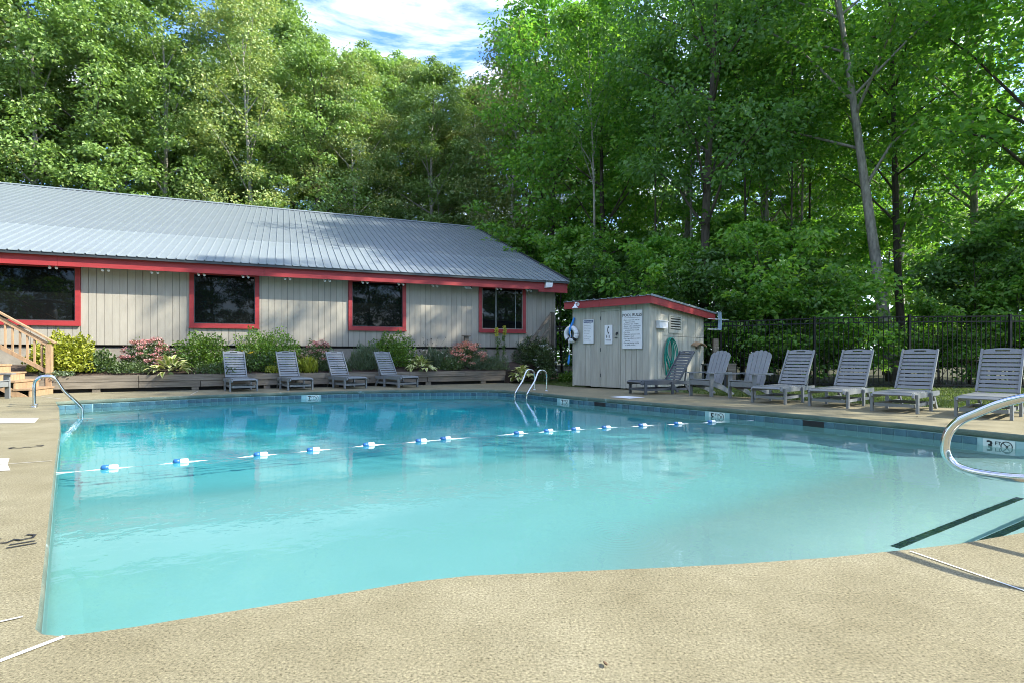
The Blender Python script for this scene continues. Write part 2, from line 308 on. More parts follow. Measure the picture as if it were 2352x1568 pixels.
# deck edge: rounded cantilever lip, 8 cm deep, 3 cm over the water
WZ = -0.165
def inward(i, P=POOL):
    a = P[i - 1]; b = P[i]; c = P[(i + 1) % len(P)]; t = ((b - a).normalized() + (c - b).normalized()).normalized()
    return Vector((t.y, -t.x, 0))                     # clockwise ring: the right hand side is the water
IN = [inward(i) for i in range(len(POOL))]
lip = MB(); prof = [(0.0, 0.0), (0.006, -0.004), (0.010, -0.014), (0.011, -0.04), (0.009, -0.076), (-0.03, -0.08)]
for (d, z) in prof: lip.v += [tuple(p + n_ * d + Vector((0, 0, z))) for p, n_ in zip(POOL, IN)]
k = len(POOL)
for j in range(len(prof) - 1):
    for i in range(k): lip.f.append((j * k + i, j * k + (i + 1) % k, (j + 1) * k + (i + 1) % k, (j + 1) * k + i))
lip.build('coping', M['coping'], deck, True)
ROPE0 = Vector((-4.16, 4.95, 0)); RN = Vector((-0.46, 0.887, 0))
def depth(x, y):
    r = (Vector((x, y, 0)) - ROPE0).dot(RN)
    e = Vector((x - 2.45, y - 3.42, 0)); q = e.dot(Vector((-0.524, 0.852, 0))); t = e.dot(Vector((0.852, 0.524, 0)))
    if q < 1.9 and t > -2.6:                          # the floor rises towards the corner steps
        g = max(0.0, min(1.0, q / 1.9)); g = g * g * (3 - 2 * g); h = max(0.0, min(1.0, (t + 2.6) / 2.2)); h = h * h * (3 - 2 * h)
        return 0.92 - (0.92 - 0.245) * (1 - g) * h
    if r < -0.6: return 0.92
    if r < 0: return 0.92 + (r + 0.6) * 0.35
    if r < 5.0: return 1.13 + r * 0.155
    return 1.905
basin = MB()
ring = []
for zi in range(2):
    for p in POOL: ring.append((p.x, p.y, -0.07 if zi == 0 else WZ - depth(p.x, p.y) + 0.12))
for p, n_ in zip(POOL, IN): q = p + n_ * 0.05; ring.append((q.x, q.y, WZ - depth(q.x, q.y) + 0.035))
for p, n_ in zip(POOL, IN): q = p + n_ * 0.16; ring.append((q.x, q.y, WZ - depth(q.x, q.y) - 0.004))
basin.add(ring, [(j * k + i, (j + 1) * k + i, (j + 1) * k + (i + 1) % k, j * k + (i + 1) % k)[::-1] for j in range(3) for i in range(k)])
gx = np.linspace(-9.2, 7.4, 68); gy = np.linspace(1.4, 15.0, 56)
gv = [(x, y, WZ - depth(x, y)) for y in gy for x in gx]; n1 = len(gx)
basin.add(gv, [(j * n1 + i, j * n1 + i + 1, (j + 1) * n1 + i + 1, (j + 1) * n1 + i) for j in range(len(gy) - 1) for i in range(n1 - 1)])
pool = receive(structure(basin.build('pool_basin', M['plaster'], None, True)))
# water sheet
v, f = fill([p + n_ * -0.03 for p, n_ in zip(POOL, IN)], [], WZ)
water = structure(MB().add(v, ccw(v, f)).build('water', M['water'], None, True)); water.cycles.is_caustics_caster = True
# waterline tiles along the wall that can be seen (left corner, far wall, right wall)
far_walls = POOL[0:19]
tl = 0.152; th0, th1 = -0.225, -0.084
cum = [0]
for a, b in zip(far_walls[:-1], far_walls[1:]): cum.append(cum[-1] + (b - a).length)
def along(s):
    i = max(j for j in range(len(cum)) if cum[j] <= s + 1e-9); i = min(i, len(cum) - 2)
    a, b = far_walls[i], far_walls[i + 1]; d = (b - a).normalized(); return a + d * (s - cum[i]), d
gm = MB(); m_ = len(far_walls); ins = [IN[i] for i in range(m_)]
gm.add([tuple(p + n_ * 0.006 + Vector((0, 0, th1 + 0.002))) for p, n_ in zip(far_walls, ins)] + [tuple(p + n_ * 0.006 + Vector((0, 0, th0 - 0.006))) for p, n_ in zip(far_walls, ins)], [(i, m_ + i, m_ + i + 1, i + 1)[::-1] for i in range(m_ - 1)])
receive(gm.build('grout_band', M['grout'], pool))
tme = MB().box(-tl / 2 + 0.004, tl / 2 - 0.004, 0, 0.008, th0, th1 - 0.002).mesh('tile', M['tile'])
def place_on_wall(s):
    p, d = along(s); n_ = Vector((d.y, -d.x, 0)); return p + n_ * 0.007, math.atan2(d.y, d.x) + math.pi, n_
def nearest_s(x, y):
    best = (9e9, 0)
    for q in np.arange(0, cum[-1], 0.02):
        p, _ = along(q); best = min(best, ((p.x - x) ** 2 + (p.y - y) ** 2, q))
    return best[1]
marks = [(nearest_s(-4.9, 13.6), '7'), (nearest_s(1.1, 12.4), '7'), (nearest_s(3.53, 9.55), '5'), (nearest_s(5.66, 6.45), '3')]
skim = [nearest_s(1.83, 11.6), nearest_s(4.52, 8.3)]
s = 0.08
while s < cum[-1] - 0.05:
    if not any(abs(s - a) < 0.225 for a, _ in marks) and not any(abs(s - a) < 0.2 for a in skim):
        p, rz, n_ = place_on_wall(s); o = link('tile', tme, pool); o.location = p; o.rotation_euler = (0, 0, rz); receive(o)
    s += tl
for a, num in marks:
    p, rz, n_ = place_on_wall(a)
    o = receive(MB().box(-0.15, 0.15, 0, 0.010, th0, th1 - 0.001).build('depth_marker', M['white_tile'], pool)); o.location = p; o.rotation_euler = (0, 0, rz)
    tr = (math.pi / 2, 0, math.pi)
    t = text(num, 0.145, M['black'], o, (0.12, 0.0125, -0.205), tr, 'depth_lettering', bold=0.004)
    t = text('FT', 0.055, M['black'], o, (0.035, 0.0125, -0.145), tr, 'depth_lettering', bold=0.001)
    c = MB(); cx, cz = -0.075, -0.152
    for i in range(24):
        a0, a1 = 2 * math.pi * i / 24, 2 * math.pi * (i + 1) / 24
        c.add([(cx + r_ * math.cos(t_), 0.0125, cz + r_ * math.sin(t_)) for r_, t_ in ((0.057, a0), (0.057, a1), (0.047, a1), (0.047, a0))], [(0, 1, 2, 3)])
    c.beam((cx + 0.036, 0.0125, cz + 0.036), (cx - 0.036, 0.0125, cz - 0.036), 0.009, 0.001, (0, 1, 0))
    c.beam((cx - 0.03, 0.0127, cz + 0.02), (cx + 0.005, 0.0127, cz - 0.01), 0.007, 0.001, (0, 1, 0)); c.beam((cx + 0.005, 0.0127, cz - 0.01), (cx + 0.0, 0.0127, cz - 0.04), 0.007, 0.001, (0, 1, 0))
    receive(c.build('no_diving_symbol', M['black'], o))
for a in skim:
    p, rz, n_ = place_on_wall(a)
    o = receive(MB().box(-0.19, 0.19, -0.002, 0.004, th0, th1).build('skimmer_mouth', M['interior'], pool)); o.location = p; o.rotation_euler = (0, 0, rz)
# corner steps under water with dark nosing tiles
sd = Vector((0.852, 0.524, 0)); so = Vector((0.524, -0.852, 0))
for q, zt, n0, n2 in ((Vector((2.45, 3.42, 0)), -0.40, -4, 34), (Vector((2.60, 3.17, 0)), -0.24, -4, 34)):
    a = q - sd * 0.75; b = q + sd * 4.2; mb = MB(); z0 = -1.2 if zt < -0.3 else -0.5; sh = so * 0
    P4 = [a, b, b + so * 2.2, a + so * 2.2]
    mb.add([((p + sh * (0.45 if i in (0, 3) else 1)).x, (p + sh * (0.45 if i in (0, 3) else 1)).y, z0) for i, p in enumerate(P4)] + [(p.x, p.y, zt) for p in P4], [(0, 1, 5, 4), (4, 5, 6, 7)])
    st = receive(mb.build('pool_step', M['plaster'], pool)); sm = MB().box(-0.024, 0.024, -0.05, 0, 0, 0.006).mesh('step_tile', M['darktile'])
    for i in range(n0, n2):
        o = link('step_tile', sm, st); c = q + sd * (i * 0.053) + so * 0.006; o.location = (c.x, c.y, zt); o.rotation_euler = (0, 0, rotz(sd)); receive(o)
# joints, paint and marks on the deck
def flat(name, pts, mat, z=0.004, h=0.003, parent=deck):
    v = [(x, y, z) for x, y in pts]; f = ccw(v, [tuple(range(len(v)))])
    return MB().add(v, f).build(name, mat, parent)
def strip(name, a, b, w, mat, z=0.004, parent=deck):
    a = Vector((*a, 0)); b = Vector((*b, 0)); d = (b - a).normalized(); n_ = Vector((-d.y, d.x, 0)) * w / 2
    return flat(name, [(p.x, p.y) for p in (a - n_, b - n_, b + n_, a + n_)], mat, z, parent=parent)
strip('sealant_strip', (-1.80, 1.80), (-1.68, 1.90), 0.014, M['cream']); strip('sealant_strip', (-1.62, 1.40), (-1.43, 1.765), 0.020, M['white'])
strip('sealant_strip', (1.825, 2.535), (2.12, 1.56), 0.010, M['white']); strip('sealant_strip', (-4.30, 4.50), (-3.92, 4.71), 0.014, M['cream'])
strip('sealant_strip', (-6.5, 7.75), (-5.95, 7.3 + 0.55), 0.02, M['cream']); strip('sealant_strip', (-7.9, 13.9), (-7.25, 12.45), 0.02, M['cream'])
strip('sealant_strip', (-10.3, 12.1), (-9.3, 11.4), 0.02, M['cream']); strip('sealant_strip', (-3.7, 16.1), (-4.0, 14.3), 0.02, M['cream'])
flat('white_patch', [(-7.9, 7.9), (-6.80, 7.95), (-6.36, 7.37), (-7.0, 7.26)], M['cream']); flat('white_patch', [(-4.9, 4.80), (-4.38, 4.82), (-4.15, 4.55), (-3.91, 4.31), (-4.2, 4.22), (-4.6, 4.3)], M['cream'])
flat('skimmer_lid', [(2.1, 11.95), (2.45, 11.5), (2.85, 11.85), (2.5, 12.25)], M['white'])
def deckmark(paths, o, ax, ay, w):
    mb = MB(); ax = Vector(ax); ay = Vector(ay); o = Vector((*o, 0.0045))
    for p in paths:
        q = [o + ax * x + ay * y for x, y in p]
        for i, (a, b) in enumerate(zip(q[:-1], q[1:])):
            d = (b - a).normalized(); n_ = Vector((-d.y, d.x, 0)) * w / 2; e = d * w * 0.3
            vv = [a - e - n_, b + e - n_, b + e + n_, a - e + n_]; z = Vector((0, 0, 0.0003 * (i % 3)))
            mb.add([t + z for t in vv], [(0, 1, 2, 3)])
    return mb.build('painted_mark', M['black'], deck)
three = [(0.02, 0.16), (0.06, 0.20), (0.13, 0.19), (0.15, 0.13), (0.10, 0.105), (0.16, 0.07), (0.14, 0.01), (0.06, 0.0), (0.02, 0.03)]
ticks = [[(0.23, 0.20), (0.235, 0.09)], [(0.30, 0.21), (0.305, 0.08)]]
deckmark([three] + ticks, (-2.53, 2.70), (0.43, -0.53, 0), (0.60, 0.48, 0), 0.013)
deckmark([three], (-4.90, 5.40), (0.50, -0.62, 0), (0.95, 0.78, 0), 0.02)

# ------------------------------------------------------------------ pool house
bu = Vector((0.924, 0.381, 0)).normalized()
house = thing('pool_house', 'long taupe wooden building with pale metal roof and red trim', 'building', (1.55, 20.31, 0), rotz(bu))
# local axes: x runs along the wall (negative towards the camera's far left), y into the building
XL = -24.0
wins = [(-18.4, -14.233), (-11.68, -9.86), (-7.287, -5.462), (-2.93, -1.159)]
ZB, ZT, WB, WT = 1.18, 3.36, 1.68, 3.34
core = MB().box(XL, 0, 0.03, 15.2, ZB, ZT + 0.05); 
corepart = core.build('wall', M['interior'], house)
x = 0.0; bw = 0.178; i = 0
def board(x0, x1, z0, z1):
    d = random.uniform(0, 0.003)
    MB().box(x0 + 0.004, x1 - 0.004, -0.008 - d, 0.028, z0, z1).build('siding_board', M['siding'], house)
edges = [0.0]; 
while edges[-1] > XL: edges.append(edges[-1] - bw)
for a, b in zip(edges[1:], edges[:-1]):
    segs = [(a, b, ZB, ZT)]
    for w0, w1 in wins:
        new = []
        for (p, q, z0, z1) in segs:
            if q <= w0 or p >= w1 or z0 != ZB or z1 == WB: new.append((p, q, z0, z1)); continue
            if p < w0: new.append((p, w0, z0, z1))
            if q > w1: new.append((w1, q, z0, z1))
            new.append((max(p, w0), min(q, w1), ZB, WB))
        segs = new
    for (p, q, z0, z1) in segs:
        if q - p > 0.015: board(p, q, z0, z1)
MB().box(XL, 0, 0.012, 0.022, ZB, WB).box(XL, wins[0][0], 0.012, 0.022, WB, ZT).box(wins[0][1], wins[1][0], 0.012, 0.022, WB, ZT).box(wins[1][1], wins[2][0], 0.012, 0.022, WB, ZT).box(wins[2][1], wins[3][0], 0.012, 0.022, WB, ZT).box(wins[3][1], 0, 0.012, 0.022, WB, ZT).build('siding_backing', M['drip'], house)
MB().box(-0.06, 0.03, -0.035, 0.03, ZB, ZT).build('corner_board', M['siding'], house)
MB().box(0.012, 0.03, 0.035, 15.2, ZB, ZT).build('gable_siding', M['siding'], house)
MB().box(XL, -0.05, 0.06, 15, -0.05, ZB - 0.07).build('foundation', M['concrete'], house)
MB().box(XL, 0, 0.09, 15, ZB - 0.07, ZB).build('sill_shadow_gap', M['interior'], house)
for (w0, w1) in wins:
    fw = 0.115
    fr = MB().box(w0, w0 + fw, -0.05, 0.03, WB, WT).box(w1 - fw, w1, -0.05, 0.03, WB, WT).box(w0 + fw, w1 - fw, -0.05, 0.03, WB, WB + 0.125).box(w0 + fw, w1 - fw, -0.05, 0.03, WT - 0.13, WT)
    wo = fr.build('window', M['red'], house)
    MB().box(w0 + fw, w1 - fw, 0.0, 0.015, WB + 0.125, WT - 0.13).build('pane', M['pane'], wo)
    MB().box(w0 - 0.01, w1 + 0.01, -0.075, -0.05, WB - 0.012, WB + 0.022).build('sill', M['red'], wo)
    a = w0 + fw; b = w1 - fw; c0 = WB + 0.125; c1 = WT - 0.13
    MB().box(a, a + 0.022, -0.02, 0.0, c0, c1).box(b - 0.022, b, -0.02, 0.0, c0, c1).box(a, b, -0.02, 0.0, c0 - 0.001, c0 + 0.02).build('sash', M['siding'] if w1 > -2 else M['drip'], wo)
# last window shows two pale mullions
MB().box(-2.31, -2.27, -0.014, -0.001, WB + 0.145, WT - 0.13).box(-1.56, -1.53, -0.014, -0.001, WB + 0.145, WT - 0.13).build('mullion', simple('dim_mullion', (0.16, 0.18, 0.17), 0.5), house)
EO = -0.46; EX = 0.30            # eave overhang, gable overhang
EZ, RZ, RD = 3.585, 7.76, 10.1    # eave edge height, ridge height, ridge distance behind the wall
sl_ = (RZ - EZ) / (RD - EO)
fb = [XL, -14.6, -9.7, -4.6, EX]
for a, b in zip(fb[:-1], fb[1:]):
    MB().box(a + 0.002, b - 0.002, EO, EO + 0.035, 3.20, 3.50).build('fascia_board', M['red'], house)
MB().box(XL, EX, EO + 0.035, 0.0, 3.36, 3.385).build('soffit', M['soffit'], house)
MB().box(XL, EX + 0.02, EO - 0.10, EO - 0.06, 3.455, 3.535).build('drip_edge', M['drip'], house)
MB().box(-0.85, EX, EO - 0.004, EO + 0.05, 3.13, 3.199).build('fascia_board', M['red'], house)
MB().box(-1.1, -0.851, EO + 0.2, -0.002, 3.2, 3.36).build('beam_end', M['siding'], house)
# gable: fascia running up the slope and the gable triangle
MB().beam((EX - 0.02, EO, 3.36), (EX - 0.02, RD, 3.36 + sl_ * (RD - EO)), 0.035, 0.30, (0, 0, 1)).build('gable_fascia', M['red'], house)
RB = 15.6; ZR2 = RZ - (RB - RD) * sl_
MB().add([(0.01, 0, ZT), (0.01, RD, RZ - 0.25), (0.01, 15.2, ZR2 - 0.1), (0.01, 15.2, ZT), (XL, 0, ZT), (XL, RD, RZ - 0.25), (XL, 15.2, ZR2 - 0.1), (XL, 15.2, ZT)], [(0, 1, 2, 3), (4, 7, 6, 5)]).build('gable_wall', M['siding'], house)
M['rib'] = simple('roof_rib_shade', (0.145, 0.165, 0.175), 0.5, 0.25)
def roofmesh(name, s0, s1, mat, lift):
    mb = MB(); w = 0.915; p = 0.22875; prof = []
    for r in range(4):
        c = p * (r + 0.5); prof += [(c - 0.022, 0), (c - 0.014, 0.026), (c + 0.010, 0.022), (c + 0.022, 0)]
    prof = [(0, 0)] + prof + [(w, 0)]
    y0, y1 = EO - 0.12 + s0 * (RD - EO + 0.12), EO - 0.12 + s1 * (RD - EO + 0.12)
    z0, z1 = EZ + (y0 - EO) * sl_ + lift, EZ + (y1 - EO) * sl_ + lift; n_ = len(prof)
    vs_ = [(x, y0, z0 + h) for x, h in prof] + [(x, y1, z1 + h) for x, h in prof] + [(x, y0, z0 + h - 0.012) for x, h in prof]
    mb.add(vs_, [(i, i + 1, n_ + i + 1, n_ + i) for i in range(n_ - 1)] + [(2 * n_ + i, 2 * n_ + i + 1, i + 1, i) for i in range(n_ - 1)])
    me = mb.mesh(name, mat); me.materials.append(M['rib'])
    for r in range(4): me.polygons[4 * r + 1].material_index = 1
    return me
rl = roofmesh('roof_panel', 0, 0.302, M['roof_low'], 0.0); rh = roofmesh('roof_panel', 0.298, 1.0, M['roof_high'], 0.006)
roof = MB().add([(XL, EO, EZ - 0.03), (EX, EO, EZ - 0.03), (EX, RD, RZ - 0.04), (XL, RD, RZ - 0.04), (XL, RB, ZR2), (EX, RB, ZR2)], [(0, 1, 2, 3), (3, 2, 5, 4)]).build('roof', M['roof_high'], house)
x = EX + 0.02 - 0.915
while x > XL - 0.5:
    for me in (rl, rh):
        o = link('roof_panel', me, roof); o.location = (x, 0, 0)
    x -= 0.915
MB().beam((XL, RD - 0.07, RZ + 0.01), (EX + 0.03, RD - 0.07, RZ + 0.01), 0.26, 0.02, (0, -sl_, 1)).beam((XL, RD + 0.12, RZ + 0.0), (EX + 0.03, RD + 0.12, RZ + 0.0), 0.26, 0.02, (0, sl_, 1)).build('ridge_cap', M['roof_low'], roof)
MB().beam((EX + 0.03, EO - 0.06, EZ + 0.01), (EX + 0.03, RD, RZ + 0.02), 0.05, 0.06, (0, 0, 1)).build('rake_trim', M['drip'], roof)
# small white spotlights in pairs below the fascia, floodlight, camera
pair = MB()
for dx in (-0.07, 0.07): pair.tube([(dx, -0.31, 3.36), (dx, -0.31, 3.21)], 0.012, 6).tube([(dx - 0.005, -0.29, 3.20), (dx + 0.03, -0.36, 3.15)], [0.026, 0.034], 8)
pm = pair.mesh('spotlight_pair', M['white'])
for i in range(13):
    o = link('spotlight_pair', pm, house); o.location = (-14.75 + 1.13 * i - (0.0 if i else 0), 0, 0)
MB().prism([(0, 0), (0.26, 0.03), (0.31, 0.28), (0.02, 0.28)], ((-0.62, EO - 0.10, 3.27), (1, 0, 0), (0, 0, 1)), -0.10).build('floodlight', M['white'], house)
cm = MB().box(-3.38, -3.20, -0.1, -0.04, 3.16, 3.30).build('security_camera', M['white'], house); MB().tube([(-3.27, -0.10, 3.22), (-3.27, -0.17, 3.21)], 0.05, 12).build('lens', M['black'], cm)

# ------------------------------------------------------------------ flower bed and its timber wall
TA = Vector((-10.9, 13.05, 0)); TB = Vector((-0.2, 17.9, 0)); tu = (TB - TA).normalized(); tn = Vector((-tu.y, tu.x, 0)); TL = (TB - TA).length
bed = MB(); a = TA - tu * 4 + tn * 0.1; b = TB + tn * 0.1 + tu * 0.0
wl = Vector((1.55, 20.31, 0)); wa = wl - bu * 20; wb = wl - bu * 0.4
bed.add([(a.x, a.y, 0.36), (b.x, b.y, 0.36), (wb.x, wb.y, 0.66), (wa.x, wa.y, 0.66), (b.x + 1.0, b.y + 1.6, 0.1), (wl.x, wl.y, 0.5), (b.x, b.y, -0.03)], [(0, 1, 2, 3), (1, 6, 4, 5, 2)])
structure(bed.build('flower_bed', M['soil']))
wall = thing('timber_wall', 'low retaining wall of weathered grey landscape timbers holding the flower bed', 'retaining wall', TA, rotz(tu))
def course(cuts, z0, z1, off):
    for p, q in zip(cuts[:-1], cuts[1:]):
        mb = MB().box(p + 0.006, q - 0.006, off + random.uniform(-0.012, 0.004), 0.16, z0, z1 - random.uniform(0, 0.006)); mb.build('timber', M['timber'], wall)
course([-4, -1.6, 1.75, 3.95, 6.2, 8.6, 10.35, TL], 0.255, 0.41, 0.0); course([-4, -0.9, 1.75, 3.1, 5.4, 7.4, 9.15, TL - 0.02], 0.095, 0.25, 0.012)
for px_ in (0.8, 2.9, 4.6, 6.4, 8.2, 9.1, 10.9): MB().box(px_, px_ + 0.16, 0.03, 0.15, 0, 0.093).build('footing_block', M['timber'], wall)
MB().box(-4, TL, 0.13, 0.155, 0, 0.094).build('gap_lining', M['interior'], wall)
MB().box(TL - 0.16, TL, 0.165, 0.9, 0.095, 0.40).build('timber', M['timber'], wall)

# ------------------------------------------------------------------ shed
c0 = Vector((3.535, 14.23, 0)); sx = Vector((0.714, -0.70, 0)); 
shed = thing('pool_shed', 'small weathered plank shed with red fascia and lean-to metal roof', 'shed', c0, rotz(sx))
# local: x = -s along the front (front runs from x=-2.44 to 0), y into the shed; front face y=0, side face x=0
FT, BT, SD = 2.36, 2.10, 3.05
def ztop(y): return FT + (BT - FT) * y / SD - 0.02
MB().add([(-2.42, 0.02, 0.03), (-0.02, 0.02, 0.03), (-0.02, SD - 0.02, 0.03), (-2.42, SD - 0.02, 0.03), (-2.42, 0.02, FT - 0.03), (-0.02, 0.02, FT - 0.03), (-0.02, SD - 0.02, BT - 0.03), (-2.42, SD - 0.02, BT - 0.03)], MB.BF).build('frame', M['interior'], shed)
def shedboard(f, x0, x1, z0, z1a, z1b):
    d = random.uniform(0, 0.005); z0 += random.uniform(0, 0.03) if z0 < 0.1 else 0
    mb = MB()
    if f == 'front': mb.box(x0 + 0.004, x1 - 0.004, -0.012 - d, 0.016, z0, z1a)
    elif f == 'side': mb.add([(-0.016, x0 + 0.004, z0), (0.012 + d, x0 + 0.004, z0), (0.012 + d, x1 - 0.004, z0), (-0.016, x1 - 0.004, z0), (-0.016, x0 + 0.004, z1a), (0.012 + d, x0 + 0.004, z1a), (0.012 + d, x1 - 0.004, z1b), (-0.016, x1 - 0.004, z1b)], MB.BF)
    else: mb.box(-2.452 - d, -2.424, x0 + 0.004, x1 - 0.004, z0, z1b)
    mb.build('siding_board', M['shedwood'], shed)
DX0, DX1 = -1.50, -0.905
xs = [-2.44, -2.22, -2.03, -1.84, -1.66, DX0 - 0.035]
for a, b in zip(xs[:-1], xs[1:]): shedboard('front', a, b, 0.02, FT - 0.02, 0)
xs = [DX1 + 0.035, -0.71, -0.53, -0.37, -0.20, -0.09]
for a, b in zip(xs[:-1], xs[1:]): shedboard('front', a, b, 0.02, FT - 0.02, 0)
shedboard('front', DX0 - 0.035, DX1 + 0.035, 2.16, FT - 0.02, 0)
MB().box(-0.088, 0.022, -0.026, 0.016, 0.03, FT - 0.02).build('corner_board', M['shedwood'], shed)
MB().box(-2.475, -2.44, -0.03, 0.03, 0.02, FT - 0.02).build('corner_board', M['shedwood'], shed)
ys = [0.02, 0.2, 0.38, 0.55, 0.72]
for a, b in zip(ys[:-1], ys[1:]): shedboard('side', a, b, 0.04, ztop(a), ztop(b))
ys = [0.72, 0.98, 1.24, 1.5, 1.76, 2.02, 2.28, 2.54, 2.8, SD]
for a, b in zip(ys[:-1], ys[1:]): shedboard('side', a, b, 1.405, ztop(a), ztop(b)); shedboard('side', a, b, 0.04, 1.395, 1.395)
for i in range(12): shedboard('far', i * SD / 12, (i + 1) * SD / 12, 0.03, 0, ztop((i + 1) * SD / 12))
MB().box(-2.44, 0, SD - 0.015, SD + 0.012, 0.03, BT - 0.05).build('rear_wall', M['shedwood'], shed)
door = MB()
for a, b in ((DX0 + 0.010, -1.30), (-1.296, -1.10), (-1.096, DX1 - 0.010)): door.box(a, b, -0.022, 0.012, 0.03, 2.085)
do = door.build('door', M['shedwood'], shed)
MB().box(DX0 - 0.03, DX0, -0.026, 0.012, 0.03, 2.155).box(DX1, DX1 + 0.03, -0.026, 0.012, 0.03, 2.155).box(DX0, DX1, -0.026, 0.012, 2.09, 2.155).build('door_frame', M['shedwood'], shed)
MB().box(-0.99, -0.93, -0.05, -0.023, 1.46, 1.51).tube([(-0.975, -0.045, 1.47), (-0.975, -0.045, 1.43)], 0.02, 8).build('padlock', M['drip'], do)
MB().box(-1.03, -0.95, -0.045, -0.023, 1.355, 1.375).build('handle', M['drip'], do)
for z in (0.35, 1.05, 1.9): MB().box(DX0 - 0.012, DX0 + 0.012, -0.03, -0.0265, z - 0.05, z + 0.05).build('hinge', M['drip'], do)
# fascias
for a, b in ((-2.66, -1.42), (-1.416, 0.15)): MB().box(a, b, -0.19, -0.155, 2.205, 2.40).build('fascia_board', M['red'], shed)
MB().beam((0.165, -0.19, 2.3), (0.165, SD + 0.42, 2.3 - 0.0745 * (SD + 0.61)), 0.035, 0.195, (0, 0, 1)).build('fascia_board', M['red'], shed)
MB().box(-2.6, 0.14, -0.154, -0.03, 2.335, 2.35).build('soffit', M['soffit'], shed)
rfm = MB(); prof = []
for r in range(4):
    c = 0.236 * (r + 0.5); prof += [(c - 0.03, 0), (c - 0.014, 0.022), (c + 0.014, 0.022), (c + 0.03, 0)]
prof = [(0, 0)] + prof + [(0.944, 0)]; n_ = len(prof); y0, y1 = -0.23, SD + 0.45; zf = lambda y: 2.412 - 0.0745 * (y + 0.19)
rfm.add([(x, y0, zf(y0) + h) for x, h in prof] + [(x, y1, zf(y1) + h) for x, h in prof] + [(x, y0, zf(y0) + h - 0.012) for x, h in prof], [(i, i + 1, n_ + i + 1, n_ + i) for i in range(n_ - 1)] + [(2 * n_ + i, 2 * n_ + i + 1, i + 1, i) for i in range(n_ - 1)])
rme = rfm.mesh('roof_panel', M['roof_low'])
sroof = MB().add([(-2.65, -0.2, zf(-0.2) - 0.006), (0.18, -0.2, zf(-0.2) - 0.006), (0.18, SD + 0.44, zf(SD + 0.44) - 0.006), (-2.65, SD + 0.44, zf(SD + 0.44) - 0.006)], [(0, 1, 2, 3)]).build('roof', M['roof_low'], shed)
for i in range(3):
    o = link('roof_panel', rme, sroof); o.location = (-2.66 + 0.944 * i, 0, 0)
MB().beam((0.195, -0.23, zf(-0.23) + 0.0), (0.195, SD + 0.45, zf(SD + 0.45) + 0.0), 0.03, 0.05, (0, 0, 1)).build('rake_trim', M['roof_low'], sroof)
# vent with slats, box, bracket
vn = MB().box(0.0, 0.04, 0.96, 1.04, 1.48, 2.0).box(0.0, 0.04, 1.60, 1.69, 1.48, 2.0).box(0.0, 0.04, 1.04, 1.60, 1.93, 2.0).box(0.0, 0.04, 1.04, 1.60, 1.48, 1.585).build('vent', M['shedwood'], shed)
MB().box(0.0125, 0.018, 1.04, 1.60, 1.585, 1.93).build('vent_opening', M['interior'], vn)
for i in range(5): MB().beam((0.03, 1.04, 1.63 + i * 0.068), (0.03, 1.60, 1.63 + i * 0.068), 0.05, 0.012, (0.75, 0, 0.66)).build('slat', M['shedwood'], vn)
def on_shed(p):  # shed local -> world
    return Matrix.Rotation(rotz(sx), 4, 'Z') @ Vector(p) + c0
bx = thing('utility_box', 'white plastic box mounted high on the shed side wall', 'box', on_shed((0.02, 0.53, 1.69)), rotz(sx))
MB().box(0, 0.10, -0.22, 0.22, -0.10, 0.08).build('housing', M['white'], bx); MB().box(-0.002, 0.115, -0.235, 0.235, 0.081, 0.10).build('lid', M['white'], bx)
# signs
def sign(nm, label, x0, x1, z0, z1, frame=True):
    cx_ = (x0 + x1) / 2; t = thing(nm, label, 'sign', on_shed((cx_, -0.03, (z0 + z1) / 2)), rotz(sx)); w, h = (x1 - x0) / 2, (z1 - z0) / 2
    MB().box(-w, w, -0.014, 0, -h, h).build('board', M['white'], t)
    if frame: MB().box(-w - 0.012, -w - 0.001, -0.018, 0.004, -h - 0.012, h + 0.012).box(w + 0.001, w + 0.012, -0.018, 0.004, -h - 0.012, h + 0.012).box(-w, w, -0.018, 0.004, h + 0.001, h + 0.012).box(-w, w, -0.018, 0.004, -h - 0.012, -h - 0.001).build('edging', M['galv'], t)
    return t, w, h
FRONT = (math.pi / 2, 0, 0)
t, w, h = sign('rules_sign', 'large white sign headed POOL RULES with bullet lines beside the shed door', -0.785, -0.19, 1.075, 2.06)
text('POOL RULES', 0.104, M['black'], t, (-0.0, -0.0155, h - 0.15), FRONT, 'heading', 'CENTER', 0.003)
MB().box(-0.25, 0.25, -0.0155, -0.0145, h - 0.19, h - 0.183).build('rule_line', M['black'], t)
body = "\u2022 Swim at your own risk. No\n     lifeguard on duty\n\u2022 Pool hours 9am - 7:30pm\n\u2022 Shower before entering pool\n\u2022 Children under 14 must be\n     accompanied by an adult\n\u2022 No diving\n\u2022 Please use restrooms inside\n\u2022 No glass or food\n\u2022 No drugs, tobacco or pets in\n     the area\n\u2022 No rough playing, running\n     or unsafe conduct"
text(body, 0.042, M['black'], t, (-0.265, -0.0155, h - 0.26), FRONT, 'lettering', spacing=1.27, bold=0.0008)
t, w, h = sign('rules_notice', 'narrow white notice with POOL RULES in a dark header strip', -2.08, -1.73, 1.23, 1.88)
MB().box(-w + 0.015, w - 0.015, -0.0152, -0.0142, h - 0.085, h - 0.015).build('header_strip', simple('navy_print', (0.03, 0.06, 0.16), 0.5), t)
text('POOL RULES', 0.05, M['white'], t, (0, -0.0165, h - 0.067), FRONT, 'heading', 'CENTER', 0.001)
